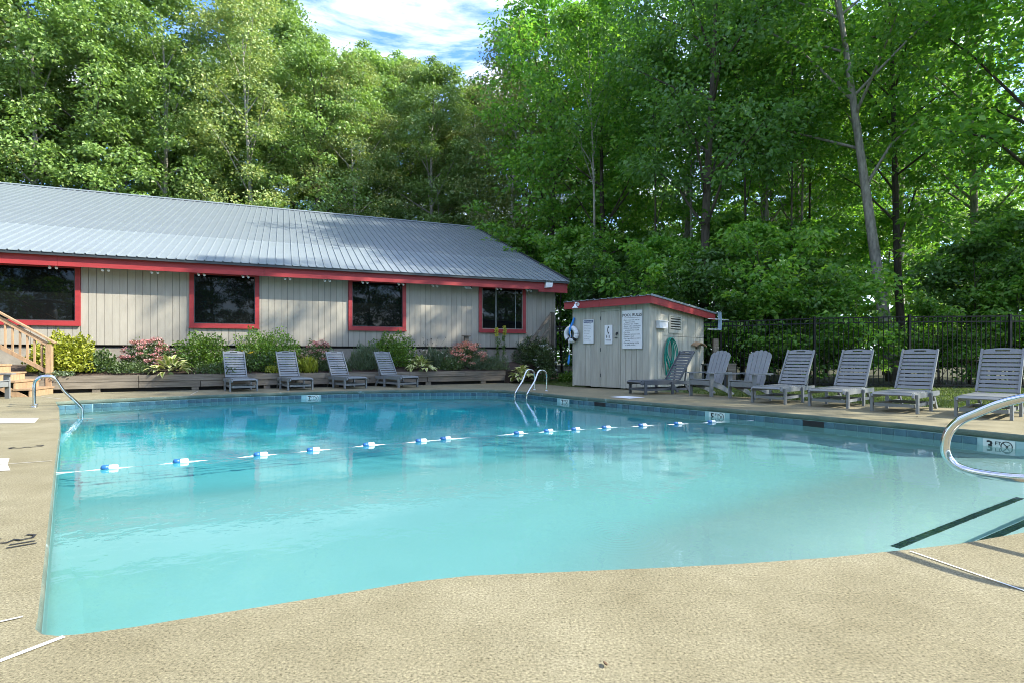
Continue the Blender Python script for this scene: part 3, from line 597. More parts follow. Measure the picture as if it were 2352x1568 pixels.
text('\n'.join(['Swim at your own risk', 'No lifeguard on duty', 'Shower before entering', 'No running or pushing', 'No glass containers', 'No food or drinks', 'No pets allowed', 'No diving', 'Children need an adult', 'Keep gate closed', 'Call 911 in emergency']), 0.026, M['black'], t, (-w + 0.03, -0.0155, h - 0.125), FRONT, 'lettering', spacing=1.75)
t, w, h = sign('phone_notice', 'small white phone notice reading 911 on the shed door', -1.355, -1.105, 1.20, 1.71, False)
hs = MB(); pts = [(0.03 - 0.055 * math.cos(q), -0.016, 0.115 + 0.095 * math.sin(q)) for q in np.linspace(-1.25, 1.25, 9)]
hs.tube(pts, [0.026, 0.024, 0.014, 0.012, 0.012, 0.012, 0.014, 0.024, 0.026], 6); hs.v = [(a, -0.0155 + (b + 0.016) * 0.05, c) for a, b, c in hs.v]; hs.build('phone_symbol', M['black'], t)
text('911', 0.10, M['black'], t, (-0.085, -0.0155, -0.10), FRONT, 'lettering', bold=0.002)
MB().box(-0.09, 0.09, -0.0155, -0.0145, -0.15, -0.143).box(-0.07, 0.08, -0.0155, -0.0145, -0.185, -0.18).box(-0.09, 0.09, -0.0155, -0.0145, -0.002, 0.003).build('print_line', M['black'], t)
# lamp on the fascia
lp = thing('barn_lamp', 'white gooseneck lamp on the red fascia of the shed', 'lamp', on_shed((-2.15, -0.19, 2.30)), rotz(sx))
MB().tube([(0, 0, 0.02), (0, -0.06, 0.07), (0.0, -0.13, 0.05), (0, -0.14, 0.0)], 0.014, 8).build('arm', M['white'], lp, True)
MB().lathe([(0.02, 0.02), (0.035, -0.02), (0.085, -0.075), (0.09, -0.09), (0.075, -0.08), (0.02, -0.02)], 14, (0, -0.14, -0.01)).build('lamp_shade', M['white'], lp, True)
MB().tube([(0, -0.0, 0.02), (0, -0.012, 0.02)], 0.05, 12).build('mount', M['white'], lp)
# life ring with its rope
lr = thing('life_ring', 'white life ring with black bands hung by a blue rope on the shed corner', 'life ring', on_shed((-2.47, -0.10, 1.49)), rotz(sx))
def torus(R_, r, a0, a1, n=28, grow=0.0):
    return MB().tube([(R_ * math.cos(q), 0, R_ * math.sin(q)) for q in np.linspace(a0, a1, n)], r + grow, 12, True)
torus(0.185, 0.068, 0, 2 * math.pi, 41).build('ring', M['white'], lr, True)
for a in (-0.75, -2.1): torus(0.185, 0.068, a - 0.20, a + 0.20, 8, 0.003).build('band', M['black'], lr, True)
rp_ = thing('throw_rope', 'twisted blue rope hanging through the life ring with frayed end', 'rope', on_shed((-2.44, -0.06, 1.96)), rotz(sx))
MB().tube([(0.03, 0.03, 0.0), (0.0, -0.02, -0.16), (-0.01, -0.12, -0.3), (-0.015, -0.13, -0.45), (0.0, -0.06, -0.55)], [0.03, 0.034, 0.036, 0.03, 0.012], 8).build('hank', M['rope_blue'], rp_, True)
MB().tube([(-0.02, -0.125, -0.2), (0.02, -0.13, -0.5), (-0.04, -0.13, -0.7), (-0.045, -0.11, -1.05)], 0.012, 6).build('strand', M['rope_white'], rp_, True)
MB().tube([(-0.045, -0.11, -1.05), (-0.06, -0.10, -1.14), (-0.08, -0.10, -1.27), (-0.085, -0.1, -1.33)], [0.012, 0.03, 0.035, 0.012], 8).build('tail', M['rope_blue'], rp_, True)
# hose on the side wall
ho = thing('garden_hose', 'coiled green garden hose hanging on the shed side wall', 'hose', on_shed((0.03, 0.92, 1.33)), rotz(sx))
MB().tube([(-0.03, 0.0, -0.02), (0.13, 0.0, 0.0)], 0.02, 8).build('hook', M['drip'], ho)
for i, (wd, ln, off, sk) in enumerate([(0.20, 0.95, 0.0, -0.10), (0.24, 0.80, 0.02, 0.0), (0.22, 1.1, 0.045, -0.14), (0.26, 0.90, 0.06, 0.04), (0.17, 1.22, 0.03, -0.16), (0.28, 0.72, 0.08, 0.06)]):
    pts = []
    for q in np.linspace(0, 2 * math.pi, 33):
        zz = -(1 - math.cos(q)) / 2 * ln; yy = math.sin(q) * wd * (0.75 + 0.5 * math.sin(-zz / ln * math.pi)) * 0.8 + sk * (-zz / ln)
        pts.append((0.03 + off + 0.01 * math.sin(q * 2), yy, zz + 0.02))
    MB().tube(pts, 0.014, 7, False).build('coil', M['green_hose'], ho, True)
MB().tube(smooth_path([(0.06, 0.12, -0.5), (0.08, 0.0, -0.75), (0.1, -0.12, -1.0), (0.12, 0.05, -1.2), (0.14, 0.16, -1.3), (0.2, 0.1, -1.31)]), 0.014, 7).build('tail', M['green_hose'], ho, True)
bh = thing('wall_shelf', 'small curved brown wooden shelf fixed near the back of the shed side', 'shelf', on_shed((0.02, 2.59, 1.20)), rotz(sx))
mb = MB()
for i in range(8):
    a, b = -0.32 + 0.08 * i, -0.24 + 0.08 * i; za, zb = (0.09 - 0.9 * a * a), (0.09 - 0.9 * b * b)
    mb.add([(0, a, za), (0.16, a, za - 0.04), (0.16, b, zb - 0.04), (0, b, zb), (0, a, za - 0.025), (0.16, a, za - 0.065), (0.16, b, zb - 0.065), (0, b, zb - 0.025)], MB.BF)
mb.build('canopy_board', M['cedar'], bh); MB().box(0, 0.06, -0.06, 0.06, -0.12, 0.03).build('bracket', M['timber'], bh)
gp = thing('curved_panel', 'pale blue curved panel on two bars behind the shed roof corner', 'panel', on_shed((0.12, 3.75, 1.92)), rotz(sx))
mb = MB()
for i in range(8):
    a, b = -0.28 + 0.07 * i, -0.21 + 0.07 * i; fa = lambda q: 0.06 - 0.7 * q * q
    mb.add([(0.0, fa(a), a), (0.1, fa(a), a), (0.1, fa(b), b), (0.0, fa(b), b), (0.0, fa(a) + 0.05, a), (0.1, fa(a) + 0.05, a), (0.1, fa(b) + 0.05, b), (0.0, fa(b) + 0.05, b)], MB.BF)
mb.build('sheet', M['paleblue'], gp)
MB().tube([(0.05, -0.75, 0.04), (0.05, 0.72, 0.06)], 0.016, 8).build('bar', M['white'], gp); MB().tube([(0.05, -0.75, -0.27), (0.05, 0.14, -0.25)], 0.016, 8).build('bar', M['white'], gp)

# ------------------------------------------------------------------ black picket fence
fence = thing('picket_fence', 'black metal picket fence running from the pool house past the shed', 'fence', (0, 0, -0.02))
FP = [(1.62, 20.45), (4.3, 20.2), (6.55, 17.35), (8.6, 15.72), (10.78, 15.0), (13.3, 14.76), (15.9, 14.6)]
FZ = 1.95; pick = MB().box(-0.009, 0.009, -0.009, 0.009, 0.06, FZ - 0.12).mesh('picket', M['fence']); post = MB().box(-0.03, 0.03, -0.03, 0.03, 0, FZ + 0.04).box(-0.037, 0.037, -0.037, 0.037, FZ + 0.041, FZ + 0.055).mesh('post', M['fence'])
for i, (x, y) in enumerate(FP):
    o = link('post', post, fence); o.location = (x, y, 0)
for (a, b) in zip(FP[:-1], FP[1:]):
    A = Vector((*a, 0)); B = Vector((*b, 0)); d = (B - A).normalized(); L = (B - A).length; rz = rotz(d)
    for z in (FZ, FZ - 0.14, 0.12): MB().beam(A + Vector((0, 0, z)) + d * 0.03, B + Vector((0, 0, z)) - d * 0.03, 0.032, 0.032).build('rail', M['fence'], fence)
    n_ = int(L / 0.118)
    for i in range(1, n_):
        o = link('picket', pick, fence); p = A + d * (L * i / n_); o.location = p; o.rotation_euler = (0, 0, rz); o.scale = (1, 1, 1.06)
gt = thing('side_gate', 'dark brown wooden gate post with diagonal braces at the pool house corner', 'gate', (1.42, 19.9, 0), rotz(bu))
MB().box(-0.02, 0.10, -0.05, 0.05, 0.3, 2.42).build('post', M['bark_dark'], gt)
MB().beam((0.0, 0, 2.38), (-0.85, -0.05, 1.35), 0.05, 0.09).build('brace', M['timber'], gt); MB().beam((0.0, 0, 1.95), (-0.5, -0.03, 1.38), 0.05, 0.07).build('brace', M['timber'], gt)
MB().box(-0.10, -0.022, -0.03, 0.02, 0.7, 2.3).build('upright', M['timber'], gt)
wp = thing('wooden_post', 'plain grey wooden post standing behind the first adirondack chair', 'post', (6.08, 16.55, 0)); MB().box(-0.075, 0.075, -0.075, 0.075, 0, 1.375).build('shaft', M['timber'], wp); MB().box(-0.07, 0.07, -0.07, 0.07, 1.376, 1.39).build('cap', M['timber'], wp)
wp = thing('short_post', 'stubby grey timber post behind the second adirondack chair', 'post', (6.12, 15.45, 0)); MB().box(-0.11, 0.11, -0.08, 0.08, 0, 0.64).build('shaft', M['timber'], wp); MB().box(-0.12, 0.12, -0.09, 0.09, 0.641, 0.67).build('cap', M['timber'], wp)
wp = thing('side_table', 'low dark table half hidden behind the chairs at the shed corner', 'table', (5.75, 15.75, 0)); MB().box(-0.28, 0.28, -0.25, 0.25, 0.62, 0.66).build('tabletop', M['poly_dark'], wp)
for a in (-0.24, 0.24):
    for b in (-0.2, 0.2): MB().box(a - 0.025, a + 0.025, b - 0.025, b + 0.025, 0, 0.62).build('leg', M['poly_dark'], wp)
wp = thing('capped_post', 'brown wooden post with flat cap between pink flowers and wall', 'post', (-1.55, 18.75, 0.5), rotz(bu)); MB().box(-0.07, 0.07, -0.06, 0.06, 0, 1.02).build('shaft', M['timber'], wp); MB().box(-0.13, 0.13, -0.11, 0.11, 1.021, 1.05).build('cap', M['timber'], wp)

# ------------------------------------------------------------------ chaise loungers and adirondack chairs
def make_lounger(mat):
    t = thing('chaise_lounger', 'x', 'lounger', (0, 0, 0), 0, 'slatted grey loungers around the pool')
    L = 1.46
    for sgn in (-1, 1):
        y = 0.272 * sgn
        MB().prism([(0.03, 0.285), (0.0, 0.255), (0.02, 0.235), (0.07, 0.225), (L, 0.225), (L + 0.03, 0.255), (L, 0.305), (0.06, 0.305)], ((0, y + 0.014, 0), (1, 0, 0), (0, 0, 1)), 0.028).build('side_rail', mat, t)
        for x in (0.12, 0.86): MB().beam((x, y + 0.034 * sgn, 0), (x, y + 0.034 * sgn, 0.29), 0.036, 0.062, (1, 0, 0), 0.036).build('leg', mat, t)
        MB().beam((1.45, y * 0.9, 0), (1.25, y * 0.9, 0.25), 0.036, 0.06, (1, 0, 0)).build('leg', mat, t)
        MB().beam((0.14, y * 0.95, 0.115), (1.38, y * 0.9, 0.115), 0.022, 0.05).build('stretcher', mat, t)
    MB().box(0.10, 0.14, -0.27, 0.27, 0.09, 0.14).build('cross_bar', mat, t); MB().box(0.84, 0.88, -0.27, 0.27, 0.10, 0.15).build('cross_bar', mat, t)
    sm = MB().box(0, 0.075, -0.257, 0.257, 0.302, 0.322).mesh('seat_slat', mat)
    MB().beam((0.01, -0.257, 0.292), (0.01, 0.257, 0.292), 0.05, 0.02, (-0.6, 0, 0.8)).build('seat_slat', mat, t)
    for i in range(12):
        o = link('seat_slat', sm, t); o.location = (0.045 + i * 0.0885, 0, 0)
    an = R(57); d = Vector((math.cos(an), 0, math.sin(an))); n_ = Vector((-math.sin(an), 0, math.cos(an))); o0 = Vector((1.10, 0, 0.325))
    for sgn in (-1, 1): MB().beam(o0 + Vector((0, 0.25 * sgn, 0)), o0 + d * 0.80 + Vector((0, 0.25 * sgn, 0)), 0.028, 0.045, n_).build('back_stile', mat, t)
    bs = MB(); bs.prism([(-0.234, 0), (0.234, 0), (0.234, 0.056), (-0.234, 0.056)], ((0, 0, 0), (0, 1, 0), d), 0.008); bm_ = bs.mesh('back_slat', mat)
    for i in range(9):
        o = link('back_slat', bm_, t); o.location = o0 + d * (0.015 + i * 0.0775) + n_ * 0.0
    hb = MB(); c_ = [(-0.264, 0.0), (-0.15, 0.0), (-0.08, 0), (0.08, 0), (0.15, 0), (0.264, 0)]
    arc = lambda y: 0.105 - 0.55 * y * y
    def quadp(y0, y1, a0, a1, b0, b1): hb.prism([(y0, a0), (y1, a1), (y1, b1), (y0, b0)], (o0 + d * 0.715, (0, 1, 0), d), 0.022)
    q = np.linspace(-0.264, 0.264, 13)
    for a, b in zip(q[:-1], q[1:]):
        if abs((a + b) / 2) < 0.075: quadp(a, b, 0, 0, 0.045, 0.045); quadp(a, b, 0.072, 0.072, arc(a), arc(b))
        else: quadp(a, b, 0, 0, arc(a), arc(b))
    hb.build('headboard', mat, t)
    for sgn in (-1, 1): MB().beam((1.30, 0.2 * sgn, 0.26), o0 + d * 0.42 - n_ * 0.03 + Vector((0, 0.2 * sgn, 0)), 0.04, 0.02, (1, 0, 0)).build('back_prop', mat, t)
    return t
lg = make_lounger(M['poly'])
def az(a): return math.atan2(math.cos(R(a)), math.sin(R(a)))
spots = [((4.70, 10.25), 50, 'grey slatted lounger beside the adirondack chairs, first of the sunny row'), ((5.40, 9.52), 50, 'grey slatted lounger second from the adirondack chairs, facing the skimmer'),
         ((5.94, 8.65), 50, 'grey slatted lounger with sunlit side rail, before the wide fence post'), ((6.62, 7.80), 50, 'grey slatted lounger partly behind the chrome step handrail'),
         ((-6.60, 13.65), -36, 'grey slatted lounger nearest the yellow daisies, in the row by the timbers'), ((-5.40, 14.2), -37, 'second grey lounger by the timbers, before pink flowering shrub'),
         ((-4.15, 14.85), -41, 'third grey lounger by the timbers, before grey green plants'), ((-2.82, 15.35), -44, 'shaded grey lounger by the timbers beside cream hosta')]
for i, ((x, y), a, lb) in enumerate(spots):
    if i == 0: lg.location = (x, y, 0.002); lg.rotation_euler = (0, 0, az(a)); lg['label'] = lb
    else: dup(lg, (x, y, 0.002), az(a), lb)
l2 = make_lounger(M['poly_dark']); l2.location = (2.80, 12.75, 0.002); l2.rotation_euler = (0, 0, az(68)); l2['label'] = 'charcoal slatted lounger in shade against the shed side wall'
def make_adirondack(mat):
    t = thing('adirondack_chair', 'x', 'chair', (0, 0, 0), 0, 'grey adirondack chairs')
    for sgn in (-1, 1):
        y = 0.27 * sgn
        MB().box(0.0, 0.095, y - 0.015, y + 0.015, 0, 0.50).build('leg', mat, t)
        MB().prism([(-0.01, 0.25), (0.10, 0.235), (0.46, 0.13), (0.80, 0.0), (0.92, 0.0), (0.88, 0.05), (0.50, 0.24), (0.10, 0.345), (-0.01, 0.35)], ((0, y - 0.03 * sgn + 0.0125, 0), (1, 0, 0), (0, 0, 1)), 0.025).build('side_stringer', mat, t)
        MB().prism([(-0.07, -0.06), (0.02, -0.075), (0.62, -0.05), (0.72, -0.03), (0.72, 0.03), (0.62, 0.06), (0.02, 0.075), (-0.07, 0.06)], ((0, y + 0.01 * sgn, 0.502), (1, 0, 0), (0, 1, 0)), 0.024).build('arm', mat, t)
        MB().beam((0.10, y, 0.33), (0.10, y, 0.49), 0.025, 0.05, (1, 0, 0)).build('arm_bracket', mat, t)
    MB().box(0.0, 0.02, -0.225, 0.225, 0.25, 0.35).build('apron', mat, t)
    for i in range(5):
        x0 = 0.005 + i * 0.088; z = 0.365 - i * 0.022 * 1.1
        MB().beam((x0 + 0.04, -0.26, z), (x0 + 0.04, 0.26, z), 0.078, 0.02, (0.24, 0, 0.97)).build('seat_slat', mat, t)
    an = R(66); d = Vector((math.cos(an), 0, math.sin(an)))
    arc_ = lambda y: 0.885 - 1.15 * y * y - 9 * y ** 4
    for i in range(5):
        c = (i - 2) * 0.101; w0, w1 = 0.042, 0.047; ct = (i - 2) * 0.103
        top_ = [(ct + w1 * q, arc_(ct + w1 * q) - 0.028 * abs(q) ** 4) for q in (1, 0.8, 0.4, 0, -0.4, -0.8, -1)]
        poly = [(c * 0.88 - w0, 0), (c * 0.88 + w0, 0)] + top_
        MB().prism(poly, ((0.44, 0, 0.20), (0, 1, 0), d), 0.02).build('back_slat', mat, t)
    MB().beam((0.62, -0.30, 0.49), (0.62, 0.30, 0.49), 0.05, 0.03).build('back_rail', mat, t); MB().beam((0.50, -0.25, 0.20), (0.50, 0.25, 0.20), 0.06, 0.03).build('back_rail', mat, t)
    return t
ad = make_adirondack(M['poly']); ad.location = (4.12, 12.15, 0.002); ad.rotation_euler = (0, 0, az(56)); ad['label'] = 'grey adirondack chair next to the charcoal lounger, before the grey post'
dup(ad, (4.70, 11.38, 0.002), az(54), 'grey adirondack chair next to the sunny row of loungers')
dup(ad, (-10.45, 11.25, 0.002), az(-92), 'grey adirondack chair cut off by the picture edge beside the wooden stairs')

# ------------------------------------------------------------------ wooden stairs
st = thing('wooden_stairs', 'tan lumber stairs with railing climbing from the deck beside a lime shrub', 'stairs', (-10.62, 12.45, 0), rotz((-0.95, -0.31, 0)))
# local: x climbs, y to the far side is negative
for i in range(6):
    x0 = i * 0.27; z = 0.175 * (i + 1)
    MB().box(x0 - 0.02, x0 + 0.29, -0.62, 0.48, z - 0.035, z).build('tread', M['cedar'], st); MB().box(x0, x0 + 0.02, -0.60, 0.46, z - 0.175, z - 0.037).build('riser', M['cedar'], st)
for y in (0.44, -0.60): MB().prism([(0.03, 0), (0.30, 0), (1.9, 1.04), (1.9, 1.22), (1.6, 1.0)], ((0, y + 0.02, 0), (1, 0, 0), (0, 0, 1)), 0.04).build('stringer', M['cedar'], st)
MB().box(0.05, 0.16, -0.74, -0.63, 0.0, 1.16).build('newel_post', M['cedar'], st)
MB().beam((-0.02, -0.685, 1.18), (1.9, -0.685, 2.42), 0.12, 0.035).build('handrail', M['cedar'], st)
MB().beam((0.16, -0.685, 1.16), (1.9, -0.685, 2.29), 0.035, 0.085).build('rail', M['cedar'], st); MB().beam((0.16, -0.685, 0.52), (1.9, -0.685, 1.65), 0.035, 0.085).build('rail', M['cedar'], st)
for i in range(12): x = 0.26 + i * 0.14; MB().box(x - 0.018, x + 0.018, -0.72, -0.686, 0.5 + (x - 0.16) * 0.65, 1.14 + (x - 0.16) * 0.65).build('baluster', M['cedar'], st)
MB().box(1.62, 4.2, -0.9, 1.6, 1.0, 1.05).build('landing', M['cedar'], st)
for x, y in ((1.7, -0.6), (1.7, 1.5), (4.1, -0.6), (4.1, 1.5)): MB().box(x - 0.05, x + 0.05, y - 0.05, y + 0.05, 0, 0.999).build('landing_post', M['cedar'], st)
gr = thing('patio_heater', 'rounded pale grey patio heater with dark flat cap on the stair landing', 'heater', (-12.05, 12.35, 1.05))
MB().lathe([(0.2, 0), (0.2, 0.05), (0.03, 0.07), (0.03, 0.7), (0.12, 0.75), (0.19, 0.9), (0.20, 1.1), (0.16, 1.28), (0.06, 1.36), (0.05, 1.42)], 16).build('body', M['galv'], gr, True); MB().lathe([(0.0, 1.50), (0.2, 1.47), (0.42, 1.42), (0.42, 1.40), (0.0, 1.42)], 18).build('cap', M['drip'], gr, True)

# ------------------------------------------------------------------ ladders, handrail, lane rope
def ladder(base, side, into, label, reach=0.66, top=0.53, hang=1.25):
    t = thing('pool_ladder', label, 'ladder', (base[0], base[1], 0)); side = Vector((*side, 0)); into = Vector((*into, 0)); up = Vector((0, 0, 1))
    for i in (0, 1):
        o = side * (0.52 * i)
        P = smooth_path([o + up * 0.0, o + up * (top * 0.72), o + into * 0.05 + up * (top * 0.93), o + into * 0.16 + up * top, o + into * 0.28 + up * (top * 0.92), o + into * (reach * 0.62) + up * (top * 0.48), o + into * (reach * 0.93) + up * 0.0, o + into * reach + up * -0.12, o + into * reach + up * -0.5, o + into * (reach - 0.02) + up * -hang])
        receive(MB().tube(P, 0.021, 12).build('rail', M['steel'], t, True))
        MB().lathe([(0.05, 0.003), (0.05, 0.012), (0.024, 0.02)], 14, o).build('flange', M['steel'], t, True)
    for z in (-0.35, -0.65, -0.95):
        receive(MB().beam(into * (reach - 0.02) + up * z, side * 0.52 + into * (reach - 0.02) + up * z, 0.08, 0.03).build('tread', M['galv'], t))
    return t
ladder((0.586, 14.4), (0.55, -0.835), (-0.77, -0.64), 'chrome pool ladder with two arched rails at the far corner near the shed')
ladder((-8.3, 9.6), (-0.64, 0.77), (0.77, 0.64), 'chrome pool ladder seen edge on near the wooden stairs')
hr = thing('step_handrail', 'large polished steel handrail bent over the corner steps', 'handrail', (2.35, 3.0, 0))
hd = Vector((0.515, -0.857, 0)).normalized(); up = Vector((0, 0, 1))
P = [hd * 1.35 + up * 0.0, hd * 1.35 + up * 0.62, hd * 1.27 + up * 0.80, hd * 1.05 + up * 0.845, hd * 0.38 + up * 0.708, hd * 0.12 + up * 0.588, hd * 0.03 + up * 0.51, hd * 0.0 + up * 0.415, hd * 0.02 + up * 0.335, hd * 0.10 + up * 0.292, hd * 0.25 + up * 0.288, hd * 0.42 + up * 0.305, hd * 0.72 + up * 0.32, hd * 0.80 + up * 0.26, hd * 0.82 + up * 0.0]
MB().tube(smooth_path(P, 7), 0.0225, 16).build('rail', M['steel'], hr, True)
for q in (0.82, 1.35): MB().lathe([(0.055, 0.003), (0.055, 0.014), (0.026, 0.022)], 16, hd * q).build('flange', M['steel'], hr, True)
lane = thing('lane_rope', 'white lane rope with blue and white floats crossing the pool', 'rope', (-4.12, 4.99, WZ))
LP = [(-4.13, 4.98), (-3.78, 5.2), (-3.29, 5.5), (-2.67, 5.88), (-2.22, 6.18), (-1.69, 6.53), (-1.12, 6.83), (-0.84, 7.01), (0.09, 7.51), (0.51, 7.73), (0.91, 7.91), (1.38, 8.1), (1.97, 8.34), (2.57, 8.56), (3.17, 8.78), (4.05, 9.08)]
LPv = [Vector((x, y, WZ)) - Vector((-4.12, 4.99, WZ)) for x, y in LP]
rpts = []
for i, (a, b) in enumerate(zip(LPv[:-1], LPv[1:])):
    for q in np.linspace(0, 1, 7)[:-1]: rpts.append(a.lerp(b, q) + Vector((0, 0, 0.007 - 0.0165 * math.sin(q * math.pi) * min(1, (b - a).length / 0.5))))
rpts.append(LPv[-1])
MB().tube(rpts, 0.007, 7).build('rope', M['rope_white'], lane, True)
fm = MB().tube([(-0.085, 0, 0), (-0.078, 0, 0), (-0.07, 0, 0), (0.068, 0, 0), (0.078, 0, 0)], [0.012, 0.024, 0.030, 0.030, 0.022], 14).mesh('float', M['white'], True)
f2 = MB().tube([(-0.088, 0, 0), (-0.079, 0, 0), (-0.071, 0, 0), (-0.008, 0, 0)], [0.013, 0.0255, 0.0315, 0.0315], 14).mesh('blue_end', M['blue'], True)
for i, p in enumerate(LPv[1:-1]):
    o = link('float', fm, lane); o.scale = (0.82, 0.82, 0.82); o.location = p + Vector((0, 0, 0.012)); d = LPv[i + 2] - LPv[i]; o.rotation_euler = (random.uniform(0, 3), random.uniform(-0.04, 0.04), math.atan2(d.y, d.x) - 0.1); link('blue_end', f2, o)

# ------------------------------------------------------------------ foliage
def leaves_mesh(name, c, axis, nrm, L, Wd, mat, fold=0.25):
    """c, axis, nrm: (n,3) arrays; one folded two-triangle leaf each."""
    n = len(c); axis = axis / np.linalg.norm(axis, axis=1, keepdims=True)
    b = np.cross(nrm, axis); b /= (np.linalg.norm(b, axis=1, keepdims=True) + 1e-9); nn = np.cross(axis, b)
    L = np.broadcast_to(L, (n,))[:, None]; Wd = np.broadcast_to(Wd, (n,))[:, None]
    v = np.empty((n, 4, 3)); v[:, 0] = c - axis * L / 2; v[:, 2] = c + axis * L / 2 - nn * L * 0.1
    v[:, 1] = c + b * Wd / 2 + nn * Wd * fold - axis * L * 0.06; v[:, 3] = c - b * Wd / 2 + nn * Wd * fold - axis * L * 0.06
    me = bpy.data.meshes.new(name); me.vertices.add(n * 4); me.vertices.foreach_set('co', v.reshape(-1).astype(np.float32))
    idx = np.arange(n)[:, None] * 4; tri = np.concatenate([idx + np.array([0, 2, 1]), idx + np.array([0, 3, 2])], axis=1).reshape(-1)
    me.loops.add(n * 6); me.loops.foreach_set('vertex_index', tri.astype(np.int32)); me.polygons.add(n * 2)
    me.polygons.foreach_set('loop_start', (np.arange(n * 2) * 3).astype(np.int32)); me.polygons.foreach_set('loop_total', np.full(n * 2, 3, np.int32))
    me.materials.append(mat); me.update(calc_edges=True); return me
def clump_leaves(rng, centers, rad, per, L, flat=0.45, droop=0.35, upb=0.9):
    C = np.repeat(centers, per, axis=0); rr = np.repeat(rad, per); n = len(C)
    d = rng.normal(size=(n, 3)); d /= np.linalg.norm(d, axis=1, keepdims=True); u = rng.random(n) ** 0.45
    off = d * (u * rr)[:, None]; off[:, 2] *= flat
    off[:, 2] -= 0.18 * (off[:, 0] ** 2 + off[:, 1] ** 2) / np.maximum(rr, 0.1)
    c = C + off
    ax = off.copy(); ax[:, 2] *= 0.3; ax += rng.normal(size=(n, 3)) * 0.45 * rr[:, None] * 0.6; ax[:, 2] -= droop * rr * 0.6
    nr = rng.normal(size=(n, 3)) * 0.42 + d * 0.45; nr[:, 2] += upb * 0.75
    return c, ax, nr, L * rng.uniform(0.7, 1.25, n)
def tree_meshes(seed, H, base, Rr, leafL, nclump, per, leafmat_, bark, r0, lean=(0, 0), limbs=14, inner=0.25, clump=1.0, shape='oval', visible_limbs=True, curve=0.5):
    rng = np.random.default_rng(seed); rnd = random.Random(seed)
    ts = np.linspace(0, 1, 12); ph = rnd.uniform(0, 6)
    trunk = [Vector((lean[0] * t + curve * math.sin(t * 3.2 + ph) * t, lean[1] * t + curve * math.cos(t * 2.6 + ph) * t, H * 0.93 * t)) for t in ts]
    tb = MB().tube(trunk, [r0 * (1.25 if i == 0 else 1) * (1 - 0.88 * t) for i, t in enumerate(ts)], 10)
    def at(z):
        t = min(max(z / (H * 0.93), 0), 1) * 11; i = min(int(t), 10); return trunk[i].lerp(trunk[i + 1], t - i)
    def prof(z):
        q = (z - base) / (H - base)
        if shape == 'oval': return Rr * (math.sin(math.pi * min(1, q * 0.86 + 0.14)) ** 0.6)
        if shape == 'top': return Rr * (math.sin(math.pi * min(1, q * 0.78 + 0.2)) ** 0.7)
        return Rr * (1 - 0.55 * q) * (1 if q < 0.9 else 0.6)
    cents = []; rads = []
    for i in range(limbs):
        z = base + (H - base) * ((i + rnd.random() * 0.8) / limbs) * 0.86; a = i * 2.4 + rnd.uniform(-0.4, 0.4); p0 = at(max(z - 0.15 * H * rnd.uniform(0.3, 1), base * 0.5)); rad = prof(z) * rnd.uniform(0.75, 1.08)
        end = at(z) + Vector((math.cos(a) * rad, math.sin(a) * rad, rnd.uniform(0.2, 1.6))); mid = p0.lerp(end, 0.5) + Vector((rnd.uniform(-.3, .3), rnd.uniform(-.3, .3), rnd.uniform(0.1, 0.5)))
        rl_ = r0 * (0.42 - 0.25 * z / H)
        tb.tube([p0, p0.lerp(mid, 0.5), mid, mid.lerp(end, 0.6), end], [rl_, rl_ * 0.8, rl_ * 0.6, rl_ * 0.35, rl_ * 0.12], 5, False)
        for q in (0.55, 0.8, 1.0):
            cents.append(mid.lerp(end, (q - 0.5) * 2)); rads.append(clump * rnd.uniform(0.8, 1.25))
    while len(cents) < nclump:
        z = base + (H - base) * rnd.random() ** 0.9; a = rnd.uniform(0, 2 * math.pi); rad = prof(z) * (1 - inner * rnd.random() ** 2 * 2.2) * rnd.uniform(0.85, 1.1); rad = max(rad, 0)
        cents.append(at(z) + Vector((math.cos(a) * rad, math.sin(a) * rad, rnd.uniform(-0.4, 0.4)))); rads.append(clump * rnd.uniform(0.55, 1.25))
    for i in range(5): cents.append(at(H) + Vector((rnd.uniform(-.5, .5), rnd.uniform(-.5, .5), 0.05 * H * rnd.random() + 0.2))); rads.append(clump * 0.6)
    c, ax, nr, L = clump_leaves(rng, np.array([tuple(v) for v in cents]), np.array(rads), per, leafL)
    return tb.mesh('trunk', bark, True), leaves_mesh('crown', c, ax, nr, L, L * 0.62, leafmat_)
protos = {}
protos['oak1'] = tree_meshes(11, 22.5, 3.0, 3.7, 0.20, 235, 140, M['leaf_oak'], M['bark'], 0.22, limbs=22, clump=1.0)
protos['oak2'] = tree_meshes(12, 21.0, 2.0, 4.1, 0.19, 235, 140, M['leaf_oak'], M['bark_dark'], 0.24, limbs=22, clump=1.08)
protos['birch1'] = tree_meshes(13, 21.5, 3.5, 3.3, 0.16, 250, 140, M['leaf_birch'], M['bark_pale'], 0.17, limbs=22, clump=1.0)
protos['maple1'] = tree_meshes(14, 19.5, 3.5, 3.8, 0.225, 165, 80, M['leaf_maple'], M['bark_dark'], 0.17, limbs=20, clump=1.1)
protos['maple2'] = tree_meshes(15, 21.5, 6.5, 4.2, 0.215, 155, 82, M['leaf_maple'], M['bark'], 0.20, limbs=18, clump=1.1, shape='top')
protos['dark1'] = tree_meshes(16, 20.0, 7.5, 4.0, 0.20, 160, 100, M['leaf_dark'], M['bark_dark'], 0.22, limbs=18, clump=1.2)
protos['under1'] = tree_meshes(17, 5.2, 0.6, 1.9, 0.19, 62, 62, M['leaf_maple'], M['bark_dark'], 0.05, limbs=12, clump=0.62, curve=0.25)
protos['under2'] = tree_meshes(18, 4.2, 0.2, 1.7, 0.17, 60, 62, M['leaf_dark'], M['bark_dark'], 0.045, limbs=12, clump=0.6, curve=0.25)
